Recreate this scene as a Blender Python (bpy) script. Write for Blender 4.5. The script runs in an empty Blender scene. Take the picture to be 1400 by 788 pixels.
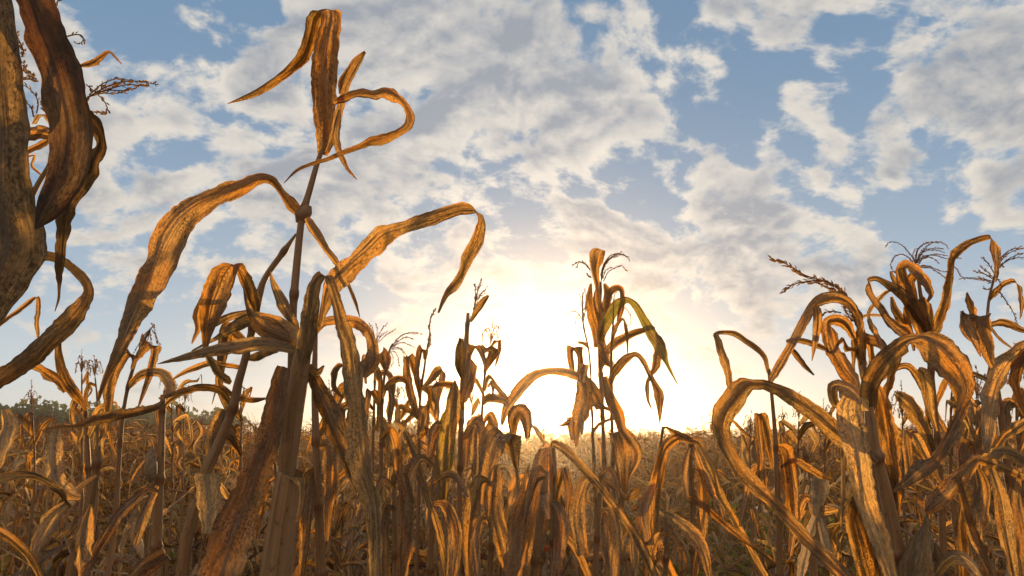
import bpy, math, random
import numpy as np
from mathutils import Vector

R = math.radians
sc = bpy.context.scene
col = sc.collection

# ------------------------------------------------------------------ camera, sky, sun, exposure
FPX, HZ, EYE = 912.0, 603.0, 1.40            # focal length in pixels of the 1400 px wide photograph, horizon row, eye height
PITCH = math.atan((HZ - 394.0) / FPX)
cam_d = bpy.data.cameras.new('camera'); cam = bpy.data.objects.new('camera', cam_d); col.objects.link(cam)
cam_d.sensor_width = 36.0; cam_d.lens = 36.0 * FPX / 1400.0
cam_d.clip_start = 0.02; cam_d.clip_end = 3000.0
cam.location = (0, 0, EYE); cam.rotation_euler = (math.pi/2 + PITCH, 0, 0)
sc.camera = cam

SUN_EL, SUN_AZ = R(3.9), R(2.9)              # azimuth measured from +Y (view direction) towards +X
sun_dir = Vector((math.sin(SUN_AZ)*math.cos(SUN_EL), math.cos(SUN_AZ)*math.cos(SUN_EL), math.sin(SUN_EL)))
sd = bpy.data.lights.new('sun', 'SUN'); sd.energy = 4.2; sd.angle = R(0.6); sd.color = (1.0, 0.68, 0.34)
so = bpy.data.objects.new('sun', sd); col.objects.link(so)
so.rotation_euler = (-sun_dir).to_track_quat('-Z', 'Y').to_euler()

sc.view_settings.view_transform = 'Standard'; sc.view_settings.look = 'None'
sc.view_settings.exposure = 0.6; sc.view_settings.gamma = 1.0
sc.view_settings.use_curve_mapping = False
sc.cycles.max_bounces = 10; sc.cycles.diffuse_bounces = 4; sc.cycles.transmission_bounces = 6
sc.cycles.glossy_bounces = 2; sc.cycles.volume_bounces = 0; sc.cycles.transparent_max_bounces = 8
sc.cycles.use_denoising = True
sc.cycles.volume_step_rate = 4.0

FW = np.array([0, math.cos(PITCH), math.sin(PITCH)]); UP = np.array([0, -math.sin(PITCH), math.cos(PITCH)]); RT = np.array([1.0, 0, 0])
CAM = np.array([0, 0, EYE])
def ray(x, y):
    return FW + (x - 700.0)/FPX*RT - (y - 394.0)/FPX*UP
def at(x, y, d):
    """the point of the place seen at photo pixel x, y that stands d metres ahead"""
    return CAM + d*ray(x, y)

# --- a small expression helper for node maths
class E:
    nt = None
    def __init__(s, sock): s.s = sock
    @staticmethod
    def put(node, i, v):
        if isinstance(v, E): E.nt.links.new(v.s, node.inputs[i])
        else: node.inputs[i].default_value = v
    @staticmethod
    def m(op, *a, clamp=False):
        n = E.nt.nodes.new('ShaderNodeMath'); n.operation = op; n.use_clamp = clamp
        for i, v in enumerate(a): E.put(n, i, v)
        return E(n.outputs[0])
    def __add__(s, o): return E.m('ADD', s, o)
    __radd__ = __add__
    def __sub__(s, o): return E.m('SUBTRACT', s, o)
    def __rsub__(s, o): return E.m('SUBTRACT', o, s)
    def __mul__(s, o): return E.m('MULTIPLY', s, o)
    __rmul__ = __mul__
    def __truediv__(s, o): return E.m('DIVIDE', s, o)
    def __rtruediv__(s, o): return E.m('DIVIDE', o, s)
def vm(op, *a, out=0):
    n = E.nt.nodes.new('ShaderNodeVectorMath'); n.operation = op
    for i, v in enumerate(a): E.put(n, i, v)
    return E(n.outputs[out])
def scalev(v, k):
    n = E.nt.nodes.new('ShaderNodeVectorMath'); n.operation = 'SCALE'
    E.put(n, 0, v); E.put(n, 3, k); return E(n.outputs[0])
def comb(x, y, z):
    n = E.nt.nodes.new('ShaderNodeCombineXYZ')
    for i, v in enumerate((x, y, z)): E.put(n, i, v)
    return E(n.outputs[0])
def sep(v):
    n = E.nt.nodes.new('ShaderNodeSeparateXYZ'); E.put(n, 0, v); return [E(o) for o in n.outputs]
def noise(v, scale, detail=4.0, rough=0.5, dist=0.0, color=False):
    n = E.nt.nodes.new('ShaderNodeTexNoise'); n.noise_dimensions = '3D'
    E.put(n, n.inputs.find('Vector'), v)
    for k, val in (('Scale', scale), ('Detail', detail), ('Roughness', rough), ('Distortion', dist)): n.inputs[k].default_value = val
    return E(n.outputs[1 if color else 0])
def sstep(v, a, b, lo=0.0, hi=1.0):
    n = E.nt.nodes.new('ShaderNodeMapRange'); n.interpolation_type = 'SMOOTHSTEP'
    E.put(n, 0, v)
    for i, q in enumerate((a, b, lo, hi)): n.inputs[1+i].default_value = q
    return E(n.outputs[0])
def mixc(f, a, b):
    n = E.nt.nodes.new('ShaderNodeMix'); n.data_type = 'RGBA'; n.clamp_factor = True
    E.put(n, 0, f)
    for i, v in ((6, a), (7, b)):
        if isinstance(v, E): E.nt.links.new(v.s, n.inputs[i])
        else: n.inputs[i].default_value = (*v[:3], 1)
    return E(n.outputs[2])
def mulc(c, k):
    return scalev(c, k)
def attr(name, out=0):
    n = E.nt.nodes.new('ShaderNodeAttribute'); n.attribute_name = name; return E(n.outputs[out])

# --- world: Nishita sky with a broken deck of clouds in it, seen by direction
w = bpy.data.worlds.new('World'); sc.world = w; w.use_nodes = True
nt = w.node_tree; nt.nodes.clear(); E.nt = nt
tc = nt.nodes.new('ShaderNodeTexCoord')
D = vm('NORMALIZE', E(tc.outputs['Generated']))
dx, dy, dz = sep(D)
sky = nt.nodes.new('ShaderNodeTexSky'); sky.sky_type = 'NISHITA'; sky.sun_disc = False
sky.sun_elevation = SUN_EL; sky.sun_rotation = SUN_AZ
sky.air_density = 1.0; sky.dust_density = 0.6; sky.ozone_density = 2.5
SKY = E(sky.outputs[0])
zz = E.m('MAXIMUM', dz, 0.0)
k = 1.0/(zz + 0.38)
P = comb(dx*k, dy*k, 0.37)
warp = noise(P, 1.3, 3.0, 0.5, color=True)
P2 = vm('ADD', P, scalev(vm('SUBTRACT', warp, (0.5, 0.5, 0.5)), 0.30))
def blob(x, y, r, amp):
    c = ray(x, y); c = c/np.linalg.norm(c); s = r/912.0*0.75
    return E.m('EXPONENT', (vm('DOT_PRODUCT', D, tuple(c), out=1) - 1.0)*(1.0/(s*s)))*amp
CLOUDS = [(790,85,125,.20),(850,150,70,.15),(600,70,110,.13),(480,110,120,.12),(330,60,100,.10),(240,60,80,.13),(170,200,60,.10),(150,300,70,.10),(260,160,80,.12),(120,90,50,.08),(330,330,80,.08),(640,200,110,.11),
          (1100,150,85,.20),(1065,40,30,.27),(980,130,22,.26),(965,72,26,.22),(1240,218,22,.22),(985,8,26,.26),(1120,170,50,.08),(1350,55,110,.18),(1290,130,60,.10),(930,320,110,.16),(1100,300,90,.14),(1180,320,80,.13),
          (780,290,80,.12),(420,250,110,.08),(260,330,110,.06),(1400,230,50,.15),(1000,400,100,.06),(560,330,90,.08),(60,150,60,.06),
          (960,90,95,-.17),(1190,70,70,-.18),(1230,220,110,-.10),(860,235,55,-.10),(1290,240,90,-.10),(1000,200,60,-.10),(110,30,60,-.08),(200,270,40,-.05),
          (1220,400,80,-.06),(640,10,30,-.05),(200,160,60,-.03)]
bias = None
for b in CLOUDS:
    q = blob(*b); bias = q if bias is None else bias + q
SH = (0.55*math.sin(SUN_AZ), 0.16, 0.0)
nl = noise(P2, 4.2, 6.0, 0.5)
n1 = nl*0.62 + noise(P2, 11.0, 10.0, 0.60)*0.38
P3 = vm('ADD', P2, (0.006, 0.03, 0.0))
n2 = noise(P3, 4.2, 4.0, 0.5)*0.62 + noise(P3, 11.0, 5.0, 0.55)*0.38
fine = noise(P2, 17.0, 6.0, 0.6)
hor = sstep(dz, 0.02, 0.22)
dens = n1 + bias*0.40 + 0.004 + (fine - 0.5)*0.20 - (1.0 - hor)*0.05
cover = sstep(dens, 0.485, 0.575)
thick = sstep(nl*0.7 + dens*0.3 + bias*0.30, 0.50, 0.615)
edge = E.m('ADD', (n1 - n2)*8.0, 0.36, clamp=True)
# angle from the sun
cs = vm('DOT_PRODUCT', D, tuple(sun_dir), out=1)
ang = E.m('ARCCOSINE', E.m('MINIMUM', cs, 0.99999))*(180/math.pi)
g1 = E.m('EXPONENT', ang*(-1/2.6)); g2 = E.m('EXPONENT', ang*(-1/10.0)); g3 = E.m('EXPONENT', ang*(-1/26.0))
def addv(a, b): return vm('ADD', a, b)
# all colours below are picture radiances; the Background strength is 0.1, hence the factor 10 at the end
clear = addv(scalev(SKY, 0.03), scalev(comb(0.090, 0.195, 0.335), 1.0 - g3*0.5))
clear = addv(clear, scalev(comb(0.60, 0.52, 0.42), E.m('EXPONENT', dz*(-1/0.17))*0.52))
clear = addv(clear, scalev(comb(0.24, 0.245, 0.24), E.m('EXPONENT', dz*(-1/0.32))))
lit = scalev(comb(0.92, 0.85, 0.75), 0.72 + g3*0.30)
shade = scalev(comb(0.33, 0.36, 0.41), 0.80 + g3*0.42)
dark = E.m('MULTIPLY', thick, 1.0 - edge*0.75)
cloud = mixc(E.m('MULTIPLY', dark, 1.0, clamp=True), lit, shade)
tot = mixc(cover*(0.30 + 0.62*hor), clear, cloud)
tot = vm('MULTIPLY', tot, mixc(E.m('EXPONENT', dz*(-1/0.22)), (1, 1, 1), (1.04, 0.98, 0.90)))
# warm fill added to the unseen sky opposite the sun, brightening leaf fronts
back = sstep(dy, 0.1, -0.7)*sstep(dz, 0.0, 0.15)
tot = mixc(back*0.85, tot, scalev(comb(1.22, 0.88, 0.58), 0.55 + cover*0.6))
tot = addv(tot, scalev(comb(1.0, 0.95, 0.86), g2*(0.17 - 0.14*dark)))
tot = addv(tot, scalev(comb(1.0, 0.91, 0.72), g1*1.0))
below = sstep(dz, -0.06, 0.0)
tot = mixc(below, (0.10, 0.06, 0.03), tot)
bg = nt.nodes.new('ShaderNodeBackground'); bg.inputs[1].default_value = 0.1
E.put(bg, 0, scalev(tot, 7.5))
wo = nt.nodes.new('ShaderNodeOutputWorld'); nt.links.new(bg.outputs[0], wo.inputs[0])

# ------------------------------------------------------------------ materials
def new_mat(name):
    m = bpy.data.materials.new(name); m.use_nodes = True; m.node_tree.nodes.clear(); E.nt = m.node_tree; return m
def finish(m, shader, disp=None):
    o = m.node_tree.nodes.new('ShaderNodeOutputMaterial'); m.node_tree.links.new(shader.s, o.inputs[0])
    return m
def sh(kind, **kw):
    n = E.nt.nodes.new(kind)
    for k_, v in kw.items():
        i = n.inputs.find(k_)
        if isinstance(v, tuple) and len(v) == 3 and n.inputs[i].type == 'RGBA': v = (*v, 1)
        E.put(n, i, v)
    return E(n.outputs[0])
def mixs(f, a, b):
    n = E.nt.nodes.new('ShaderNodeMixShader'); E.put(n, 0, f); E.nt.links.new(a.s, n.inputs[1]); E.nt.links.new(b.s, n.inputs[2]); return E(n.outputs[0])
def bump(h, strength=0.4, dist=0.002):
    n = E.nt.nodes.new('ShaderNodeBump'); E.put(n, n.inputs.find('Height'), h)
    n.inputs['Strength'].default_value = strength; n.inputs['Distance'].default_value = dist
    return E(n.outputs[0])

def leaf_material(name, pale, rust, through_pale, through_rust, thru=0.52, freckle=1.0, fine_detail=True, green=0.0):
    """dry maize leaf: streaked along its veins, freckled, lets low sun through"""
    m = new_mat(name)
    luv = attr('luv', 1); tone = attr('tone', 2)
    u, v, s = sep(luv)
    streak = noise(comb(u*11.0, v*4.5, s), 1.0, 3.0, 0.65)
    veins = noise(comb(u*38.0, v*2.5, s), 1.0, 2.0, 0.5)
    patch = noise(comb(u*0.8, v*9.0, s + 3.1), 1.0, 4.0, 0.6)
    pa = sstep(patch, 0.35, 0.68)
    k_ = E.m('ADD', tone + (patch - 0.5)*2.2, (streak - 0.5)*1.2, clamp=True)
    base = mixc(k_, pale, rust)
    thr = mixc(k_, through_pale, through_rust)
    thin = sstep(noise(comb(u*1.3 + 5.0, v*6.0, s + 8.8), 1.0, 3.0, 0.6), 0.42, 0.60, 0.12 if fine_detail else 0.45, 1.15)
    lb = E.m('FRACT', s*7.31)
    mott = noise(comb(u*5.0, v*130.0, s + 4.4), 1.0, 4.0, 0.75)
    rnd_ = E(E.nt.nodes.new('ShaderNodeObjectInfo').outputs['Random'])
    shade_ = E.m('MAXIMUM', (0.50 + veins*0.55 + (streak - 0.5)*0.75 + (patch - 0.5)*0.7 + (mott - 0.5)*1.7 + (rnd_ - 0.5)*0.25)*(0.66 + lb*0.68), 0.10)
    if fine_detail:
        fr = noise(comb(u*8.0, v*230.0, s + 7.7), 1.0, 3.0, 0.7)
        area = sstep(noise(comb(u*1.2, v*14.0, s + 1.7), 1.0, 3.0, 0.6), 0.38, 0.60)
        spots = sstep(fr, 0.47, 0.60)*area*freckle
    else:
        spots = pa*0.35
    au = E.m('ABSOLUTE', u)
    rib = sstep(au, 0.05, 0.10, 1.0, 0.0)
    edge_ = sstep(au, 0.86, 1.0)*0.15
    refl = scalev(base, shade_*(1.0 - spots*0.50)*(1.0 - edge_))
    refl = mixc(rib*0.75, refl, scalev(base, 1.25))
    tcol = scalev(thr, thin*shade_*(1.0 - spots*0.75)*(1.0 - rib*0.70))
    if green:
        gk = sstep(noise(comb(u*1.5, v*7.0, s + 9.0), 1.0, 4.0, 0.65), 0.42, 0.60)*green
        refl = mixc(gk, refl, (0.17, 0.17, 0.035)); tcol = mixc(gk, tcol, scalev(comb(0.62, 0.50, 0.05), shade_))
    nb = bump(veins*0.6 + streak*1.4 + mott*0.3, 0.9, 0.004) if fine_detail else None
    kw = {'Normal': nb} if nb else {}
    d = sh('ShaderNodeBsdfDiffuse', Color=refl, **kw)
    t = sh('ShaderNodeBsdfTranslucent', Color=tcol, **kw)
    g = sh('ShaderNodeBsdfGlossy', Color=(0.8, 0.75, 0.7), Roughness=0.48, **kw)
    x = mixs(thru, d, t)
    return finish(m, mixs(0.035, x, g))
PALE, RUST = (0.56, 0.43, 0.285), (0.23, 0.105, 0.04)
TP, TR = (0.97, 0.55, 0.13), (0.97, 0.36, 0.025)
M_LEAF = leaf_material('dry_leaf', PALE, RUST, TP, TR)
M_GREENISH = leaf_material('yellowing_leaf', (0.36, 0.28, 0.13), (0.22, 0.12, 0.04), (0.90, 0.50, 0.10), (0.75, 0.32, 0.04), green=0.75)
M_TINGED = leaf_material('tinged_leaf', PALE, RUST, TP, TR, green=0.4)
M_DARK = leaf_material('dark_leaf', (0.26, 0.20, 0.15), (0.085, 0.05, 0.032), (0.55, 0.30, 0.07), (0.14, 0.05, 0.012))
M_FAR = leaf_material('dry_leaf_small', (0.62, 0.47, 0.28), (0.33, 0.15, 0.05), TP, TR, fine_detail=False)

def stalk_material():
    m = new_mat('dry_stalk')
    luv = attr('luv', 1); tone = attr('tone', 2); u, v, s = sep(luv)
    fib = noise(comb(u*14.0, v*2.5, s), 1.0, 3.0, 0.6)
    blot = noise(comb(u*1.5, v*11.0, s + 2.0), 1.0, 4.0, 0.6)
    c = mixc(E.m('ADD', tone, (blot - 0.5)*1.3, clamp=True), (0.36, 0.25, 0.14), (0.17, 0.09, 0.045))
    c = scalev(c, E.m('MAXIMUM', fib*2.0 - 0.05 + (blot - 0.5)*0.8, 0.15))
    sp = sstep(noise(comb(u*6.0, v*60.0, s), 1.0, 2.0, 0.7), 0.58, 0.70)
    c = scalev(c, 1.0 - sp*0.5)
    nb = bump(fib, 0.5, 0.002)
    d = sh('ShaderNodeBsdfDiffuse', Color=c, Normal=nb); g = sh('ShaderNodeBsdfGlossy', Color=(0.8, 0.75, 0.7), Roughness=0.42, Normal=nb)
    t = sh('ShaderNodeBsdfTranslucent', Color=(0.6, 0.28, 0.06))
    return finish(m, mixs(0.05, mixs(0.12, d, t), g))
M_STALK = stalk_material()
def tassel_material():
    m = new_mat('tassel')
    tone = attr('tone', 2)
    c = mixc(tone, (0.34, 0.24, 0.13), (0.19, 0.12, 0.07))
    d = sh('ShaderNodeBsdfDiffuse', Color=c); t = sh('ShaderNodeBsdfTranslucent', Color=(0.55, 0.27, 0.08))
    return finish(m, mixs(0.3, d, t))
M_TASSEL = tassel_material()
M_HUSK = leaf_material('ear_husk', (0.58, 0.48, 0.34), (0.40, 0.26, 0.12), (0.80, 0.50, 0.22), (0.70, 0.33, 0.08), thru=0.30, freckle=0.4)
def soil_material():
    m = new_mat('soil')
    g = E(E.nt.nodes.new('ShaderNodeNewGeometry').outputs[0])
    a = noise(g, 0.8, 5.0, 0.6); b = noise(g, 14.0, 5.0, 0.7); c_ = noise(g, 60.0, 3.0, 0.7)
    c = mixc(a, (0.10, 0.065, 0.035), (0.19, 0.125, 0.07))
    c = mixc(sstep(b, 0.50, 0.64), c, (0.30, 0.21, 0.115))
    c = scalev(c, 0.6 + c_*0.8)
    return finish(m, sh('ShaderNodeBsdfDiffuse', Color=c, Normal=bump(b + c_*0.5, 0.8, 0.05)))
def foliage_material(name, a_, b_, tr, thru=0.3):
    m = new_mat(name)
    tone = attr('tone', 2)
    c = mixc(tone, a_, b_)
    return finish(m, mixs(thru, sh('ShaderNodeBsdfDiffuse', Color=c), sh('ShaderNodeBsdfTranslucent', Color=tr)))
M_SOIL = soil_material()
M_WOOD = foliage_material('far_foliage', (0.035, 0.055, 0.02), (0.10, 0.11, 0.035), (0.20, 0.22, 0.04))
M_WEED = foliage_material('weed_foliage', (0.045, 0.065, 0.018), (0.17, 0.15, 0.045), (0.36, 0.34, 0.06), 0.4)

# ------------------------------------------------------------------ mesh pieces: (verts, quads, luv, tone)
rng = np.random.default_rng(11); rnd = random.Random(5)
def unit(a):
    n = np.linalg.norm(a, axis=-1, keepdims=True); return a/np.maximum(n, 1e-9)
def strip(C, W, across=6, fold=0.16, ruffle=0.05, rag=0.05, tone=0.5, seed=None, curl=0.0):
    """a leaf ribbon: centre line C, full width vectors W; folded along its midrib, ruffled and ragged towards its margins"""
    n = len(C); seed = rnd.random()*50 if seed is None else seed
    T = unit(np.gradient(C, axis=0)); wid = np.linalg.norm(W, axis=1, keepdims=True)
    N = unit(np.cross(T, W))
    ds = np.r_[0, np.cumsum(np.linalg.norm(np.diff(C, axis=0), axis=1))]
    L = max(ds[-1], 1e-6); wm = wid.max()
    us = np.linspace(-1, 1, across+1)
    r = np.random.default_rng(int(seed*1000))
    def wav(f):
        p = r.random(4)*6.28; q = f*(0.7+0.6*r.random(4))
        return sum(np.sin(ds*q[i]*(1.0+0.9*i)+p[i])/(1+0.6*i) for i in range(4))/2.2
    f0 = 6.28/max(wm*2.2, 0.02)
    el, er = wav(f0), wav(f0); rl, rr = 1+rag*wav(f0*3.1)+r.normal(0, rag*.5, n), 1+rag*wav(f0*3.1)+r.normal(0, rag*.5, n)
    mid = wav(f0*0.5)*0.35
    # cross-section by turning angle: a V at the midrib, margins that roll over and back along the leaf
    fm = fold*2.0*(1+0.5*wav(f0*0.4)); h = across//2; du = 1.0/max(h, 1); side = {}
    for sg, e in ((-1, el), (1, er)):
        x_ = np.zeros(n); y_ = np.zeros(n); pos = [(x_.copy(), y_.copy())]
        for i_ in range(h):
            uu = (i_+0.5)*du; ph = fm + ruffle*11.0*e*uu*uu + curl*3*uu + ruffle*2.5*np.sin(uu*7+e*2)
            x_ = x_+np.cos(ph)*du; y_ = y_+np.sin(ph)*du; pos.append((x_.copy(), y_.copy()))
        ext = np.clip(x_, 0.62, 1.0); side[sg] = [(a_/ext, b_/ext) for a_, b_ in pos]
    rows = []; Wn = W/np.maximum(wid, 1e-9)
    for i_ in range(-h, h+1):
        sg = -1 if i_ < 0 else 1; k = (rl if i_ < 0 else rr); a_, b_ = side[sg][abs(i_)]
        rows.append(C + Wn*wid*(sg*a_*0.5*k)[:, None] + N*wid*((b_*0.5-fold*0.45)+ruffle*mid)[:, None])
    across = 2*h; us = np.linspace(-1, 1, across+1)
    V = np.stack(rows, 1).reshape(-1, 3)
    m = across + 1
    i, j = np.meshgrid(np.arange(n-1), np.arange(across), indexing='ij')
    a = (i*m+j).ravel(); F = np.stack([a, a+1, a+m+1, a+m], 1)
    uv = np.stack([np.tile(us, n), np.repeat(ds, m), np.full(n*m, seed)], 1)
    return V, F, uv, np.full(n*m, tone)
def tube(C, rad, sides=8, tone=0.5, seed=None, squash=1.0, cap=True):
    n = len(C); seed = rnd.random()*50 if seed is None else seed
    C = np.asarray(C, float); rad = np.broadcast_to(np.asarray(rad, float), (n,))
    T = unit(np.gradient(C, axis=0)); ref = np.array([0.3, 1.0, 0.2]) if abs(T[0][1]) < 0.9 else np.array([1.0, 0, 0])
    A = unit(np.cross(T, ref)); B = np.cross(T, A)
    th = np.linspace(0, 2*np.pi, sides, endpoint=False)
    V = (C[:, None] + rad[:, None, None]*(np.cos(th)[None, :, None]*A[:, None]+squash*np.sin(th)[None, :, None]*B[:, None])).reshape(-1, 3)
    i, j = np.meshgrid(np.arange(n-1), np.arange(sides), indexing='ij')
    a = (i*sides+j).ravel(); b = (i*sides+(j+1) % sides).ravel()
    F = np.stack([a, b, b+sides, a+sides], 1)
    ds = np.r_[0, np.cumsum(np.linalg.norm(np.diff(C, axis=0), axis=1))]
    uv = np.stack([np.tile(np.abs(np.linspace(-1, 1, sides)), n), np.repeat(ds, sides), np.full(n*sides, seed)], 1)
    return V, F, uv, (np.repeat(tone, sides) if hasattr(tone, '__len__') else np.full(n*sides, tone))
def mk(name, pieces, mat, parent=None, origin=None, smooth=True):
    V, F, U, T, o = [], [], [], [], 0
    for p in pieces:
        V.append(p[0]); F.append(p[1]+o); U.append(p[2]); T.append(p[3]); o += len(p[0])
    V = np.concatenate(V).astype(np.float32); F = np.concatenate(F).astype(np.int32); U = np.concatenate(U).astype(np.float32); T = np.concatenate(T).astype(np.float32)
    if origin is not None: V = V - np.asarray(origin, np.float32)
    me = bpy.data.meshes.new(name)
    me.vertices.add(len(V)); me.vertices.foreach_set('co', V.ravel())
    me.loops.add(F.size); me.loops.foreach_set('vertex_index', F.ravel())
    me.polygons.add(len(F)); me.polygons.foreach_set('loop_start', np.arange(0, F.size, 4, dtype=np.int32))
    me.polygons.foreach_set('use_smooth', np.full(len(F), smooth))
    a = me.attributes.new('luv', 'FLOAT_VECTOR', 'POINT'); a.data.foreach_set('vector', U.ravel())
    a = me.attributes.new('tone', 'FLOAT', 'POINT'); a.data.foreach_set('value', T)
    me.materials.append(mat); me.update(calc_edges=True)
    ob = bpy.data.objects.new(name, me); col.objects.link(ob)
    if parent is not None: ob.parent = parent
    return ob
def crom(P, n_per):
    """Catmull-Rom through rows of P; n_per samples for each span"""
    P = np.asarray(P, float); Q = np.vstack([2*P[0]-P[1], P, 2*P[-1]-P[-2]]); out = []
    for i in range(len(P)-1):
        k_ = n_per[i] if hasattr(n_per, '__len__') else n_per
        t = np.linspace(0, 1, k_, endpoint=False)[:, None]
        a, b, c, d = Q[i], Q[i+1], Q[i+2], Q[i+3]
        out.append(0.5*((2*b)+(c-a)*t+(2*a-5*b+4*c-d)*t*t+(3*b-a-3*c+d)*t**3))
    out.append(P[-1:]); return np.vstack(out)

def thing(name, label, cat, loc=(0, 0, 0), group=None):
    o = bpy.data.objects.new(name, None); col.objects.link(o); o.location = loc; o.empty_display_size = 0.1
    o['label'] = label; o['category'] = cat
    if group: o['group'] = group
    return o

# ------------------------------------------------------------------ leaves and stalks with measured shapes
def measured(pts, d0, d1, r0=None, r1=None):
    pts = [tuple(p) for p in pts]; n = len(pts)
    xy = np.array([p[:2] for p in pts], float); wd = np.array([p[2] for p in pts], float)
    tan = np.gradient(xy, axis=0); s = np.r_[0, np.cumsum(np.linalg.norm(np.diff(xy, axis=0), axis=1))]; s = s/s[-1]
    dirs = []
    for i, p in enumerate(pts):
        if len(p) > 3: a = R(p[3]); v = np.array([math.cos(a), math.sin(a)])
        else: t = tan[i]/max(np.linalg.norm(tan[i]), 1e-6); v = np.array([-t[1], t[0]])
        if dirs and np.dot(v, dirs[-1]) < 0: v = -v
        dirs.append(v)
    r0 = rnd.uniform(-35, 35) if r0 is None else r0; r1 = rnd.uniform(-40, 40) if r1 is None else r1
    row = np.column_stack([xy, np.maximum(wd, 0.6), np.array(dirs), d0+(d1-d0)*s, r0+(r1-r0)*s])
    ln = np.linalg.norm(np.diff(xy, axis=0), axis=1)
    return crom(row, [int(max(3, min(14, l/5))) for l in ln])
def mleaf(parent, pts, d0, d1, tone=0.45, mat=None, r0=None, r1=None, across=8, fold=0.16, ruffle=0.075, rag=0.065, name='leaf', curl=0.0):
    seed = rnd.random()*50
    while not .45 < (seed*7.31) % 1 < .98: seed = rnd.random()*50
    S = measured(pts, d0, d1, r0, r1)
    x, y, wd, cx, cy, d, rl = S.T
    q = np.hypot(cx, cy); cx, cy = cx/q, cy/q
    wd = np.maximum(wd, 0.5)
    dd = 0.5*(wd*d/FPX)*np.tan(np.radians(rl))
    A = np.array([at(x[i]-cx[i]*wd[i]/2, y[i]-cy[i]*wd[i]/2, d[i]-dd[i]) for i in range(len(x))])
    B = np.array([at(x[i]+cx[i]*wd[i]/2, y[i]+cy[i]*wd[i]/2, d[i]+dd[i]) for i in range(len(x))])
    return mk(name, [strip((A+B)/2, B-A, across, fold, ruffle, rag, tone, seed=seed, curl=curl)], mat or M_LEAF, parent, parent.location)
def to_ground(C, rad, steps=6):
    """carry a stalk on down to the soil"""
    p = C[0]; t = unit(C[0]-C[1]); out, rr = [], []
    for i in range(steps, 0, -1):
        f = i/steps; z = p[2]*(1-f)
        out.append([p[0]+t[0]*0.12*f, p[1]+t[1]*0.12*f+0.02*f, z]); rr.append(rad[0]*(1+0.25*f))
    return np.vstack([out, C]), np.r_[rr, rad]
def mstalk(parent, pts, d0, d1, tone=0.45, ground=True, nodes=True, name='stalk'):
    S = measured(pts, d0, d1, 0, 0); x, y, wd, _, _, d, _ = S.T
    C = np.array([at(x[i], y[i], d[i]) for i in range(len(x))]); rad = wd*d/FPX/2*(0.82 if d0 >= 1.2 else 1.0)
    if ground: C, rad = to_ground(C, rad)
    if nodes:
        L = np.r_[0, np.cumsum(np.linalg.norm(np.diff(C, axis=0), axis=1))]
        ph = rnd.random()
        knot = np.exp(-(((L/0.15+ph) % 1-0.5)/0.05)**2); tone = tone+0.8*knot
        rad = rad*(1+0.34*knot) * (1.06-0.10*((L/0.15+ph+.5) % 1))
    return mk(name, [tube(C, rad, 12, tone)], M_STALK, parent, parent.location)
def base_of(x, y, d):
    p = at(x, y, d); return (float(p[0]), float(p[1]), 0.0)

def spike(C, thick=0.0011, tone=0.5, grain=0.007, gap=0.006, r=None):
    """one tassel branch: a thin axis with dry spikelets along it"""
    r = r or rnd
    out = [tube(C, np.linspace(thick, thick*0.5, len(C)), 4, tone)]
    ds = np.r_[0, np.cumsum(np.linalg.norm(np.diff(C, axis=0), axis=1))]; L = ds[-1]
    if grain <= 0: return out
    n = max(2, int(L/gap)); V, F, U, Tn = [], [], [], []
    T = unit(np.gradient(C, axis=0))
    for i in range(n):
        s = L*(i+0.5)/n
        if s < L*0.06: continue
        p = np.array([np.interp(s, ds, C[:, k_]) for k_ in range(3)]); t = np.array([np.interp(s, ds, T[:, k_]) for k_ in range(3)])
        a = np.array([r.gauss(0, 1) for _ in range(3)]); a = unit(a - t*np.dot(a, t)); b = np.cross(t, a)
        g = grain*(0.9+0.7*r.random()); tip = p + t*g*1.0 + a*g*0.55; m = (p+tip)/2; wv = b*g*0.26; hv = a*g*0.18
        o = len(V)*1; V += [p, m+wv, tip, m-wv, m+hv]; F += [[o, o+1, o+2, o+4], [o, o+4, o+2, o+3]]
        U += [[0, s, 1]]*5; Tn += [tone]*5
    out.append((np.array(V), np.array(F), np.array(U, float), np.array(Tn)))
    return out
def mtassel(parent, lines, d0, d1, thick=0.0012, grain=0.007, tone=0.6, gap=0.006, jit=0.03):
    ps = []
    for ln in lines:
        j = rnd.uniform(-jit, jit); xy = crom(np.array(ln, float), 6); m = len(xy)
        ds = d0 + j*np.linspace(0, 1, m)*3
        C = np.array([at(xy[i][0], xy[i][1], ds[i]) for i in range(m)]); ps += spike(C, thick, tone, grain, gap)
    return mk('tassel', ps, M_TASSEL, parent, parent.location)
def fan(x, y, up, n, spread, reach, droop=1.0, lean=0.0):
    """branches of a tassel that springs from pixel x, y: lines for mtassel"""
    out = [[(x, y), (x+lean*0.3, y-up*0.5), (x+lean, y-up)]]
    for i in range(n):
        f = (i+0.5)/n*2-1 + rnd.uniform(-.15, .15); sx = f*spread*reach; q = rnd.uniform(0.7, 1.1)
        y0 = y-up*rnd.uniform(0.0, 0.35)
        out.append([(x, y0), (x+sx*0.45*q+lean*0.4, y0-up*0.42*q), (x+sx*0.85*q+lean*0.6, y0-up*0.40*q+droop*abs(sx)*0.10), (x+sx*1.1*q+lean*0.7, y0-up*0.15*q+droop*abs(sx)*0.38)])
    return out

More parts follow.
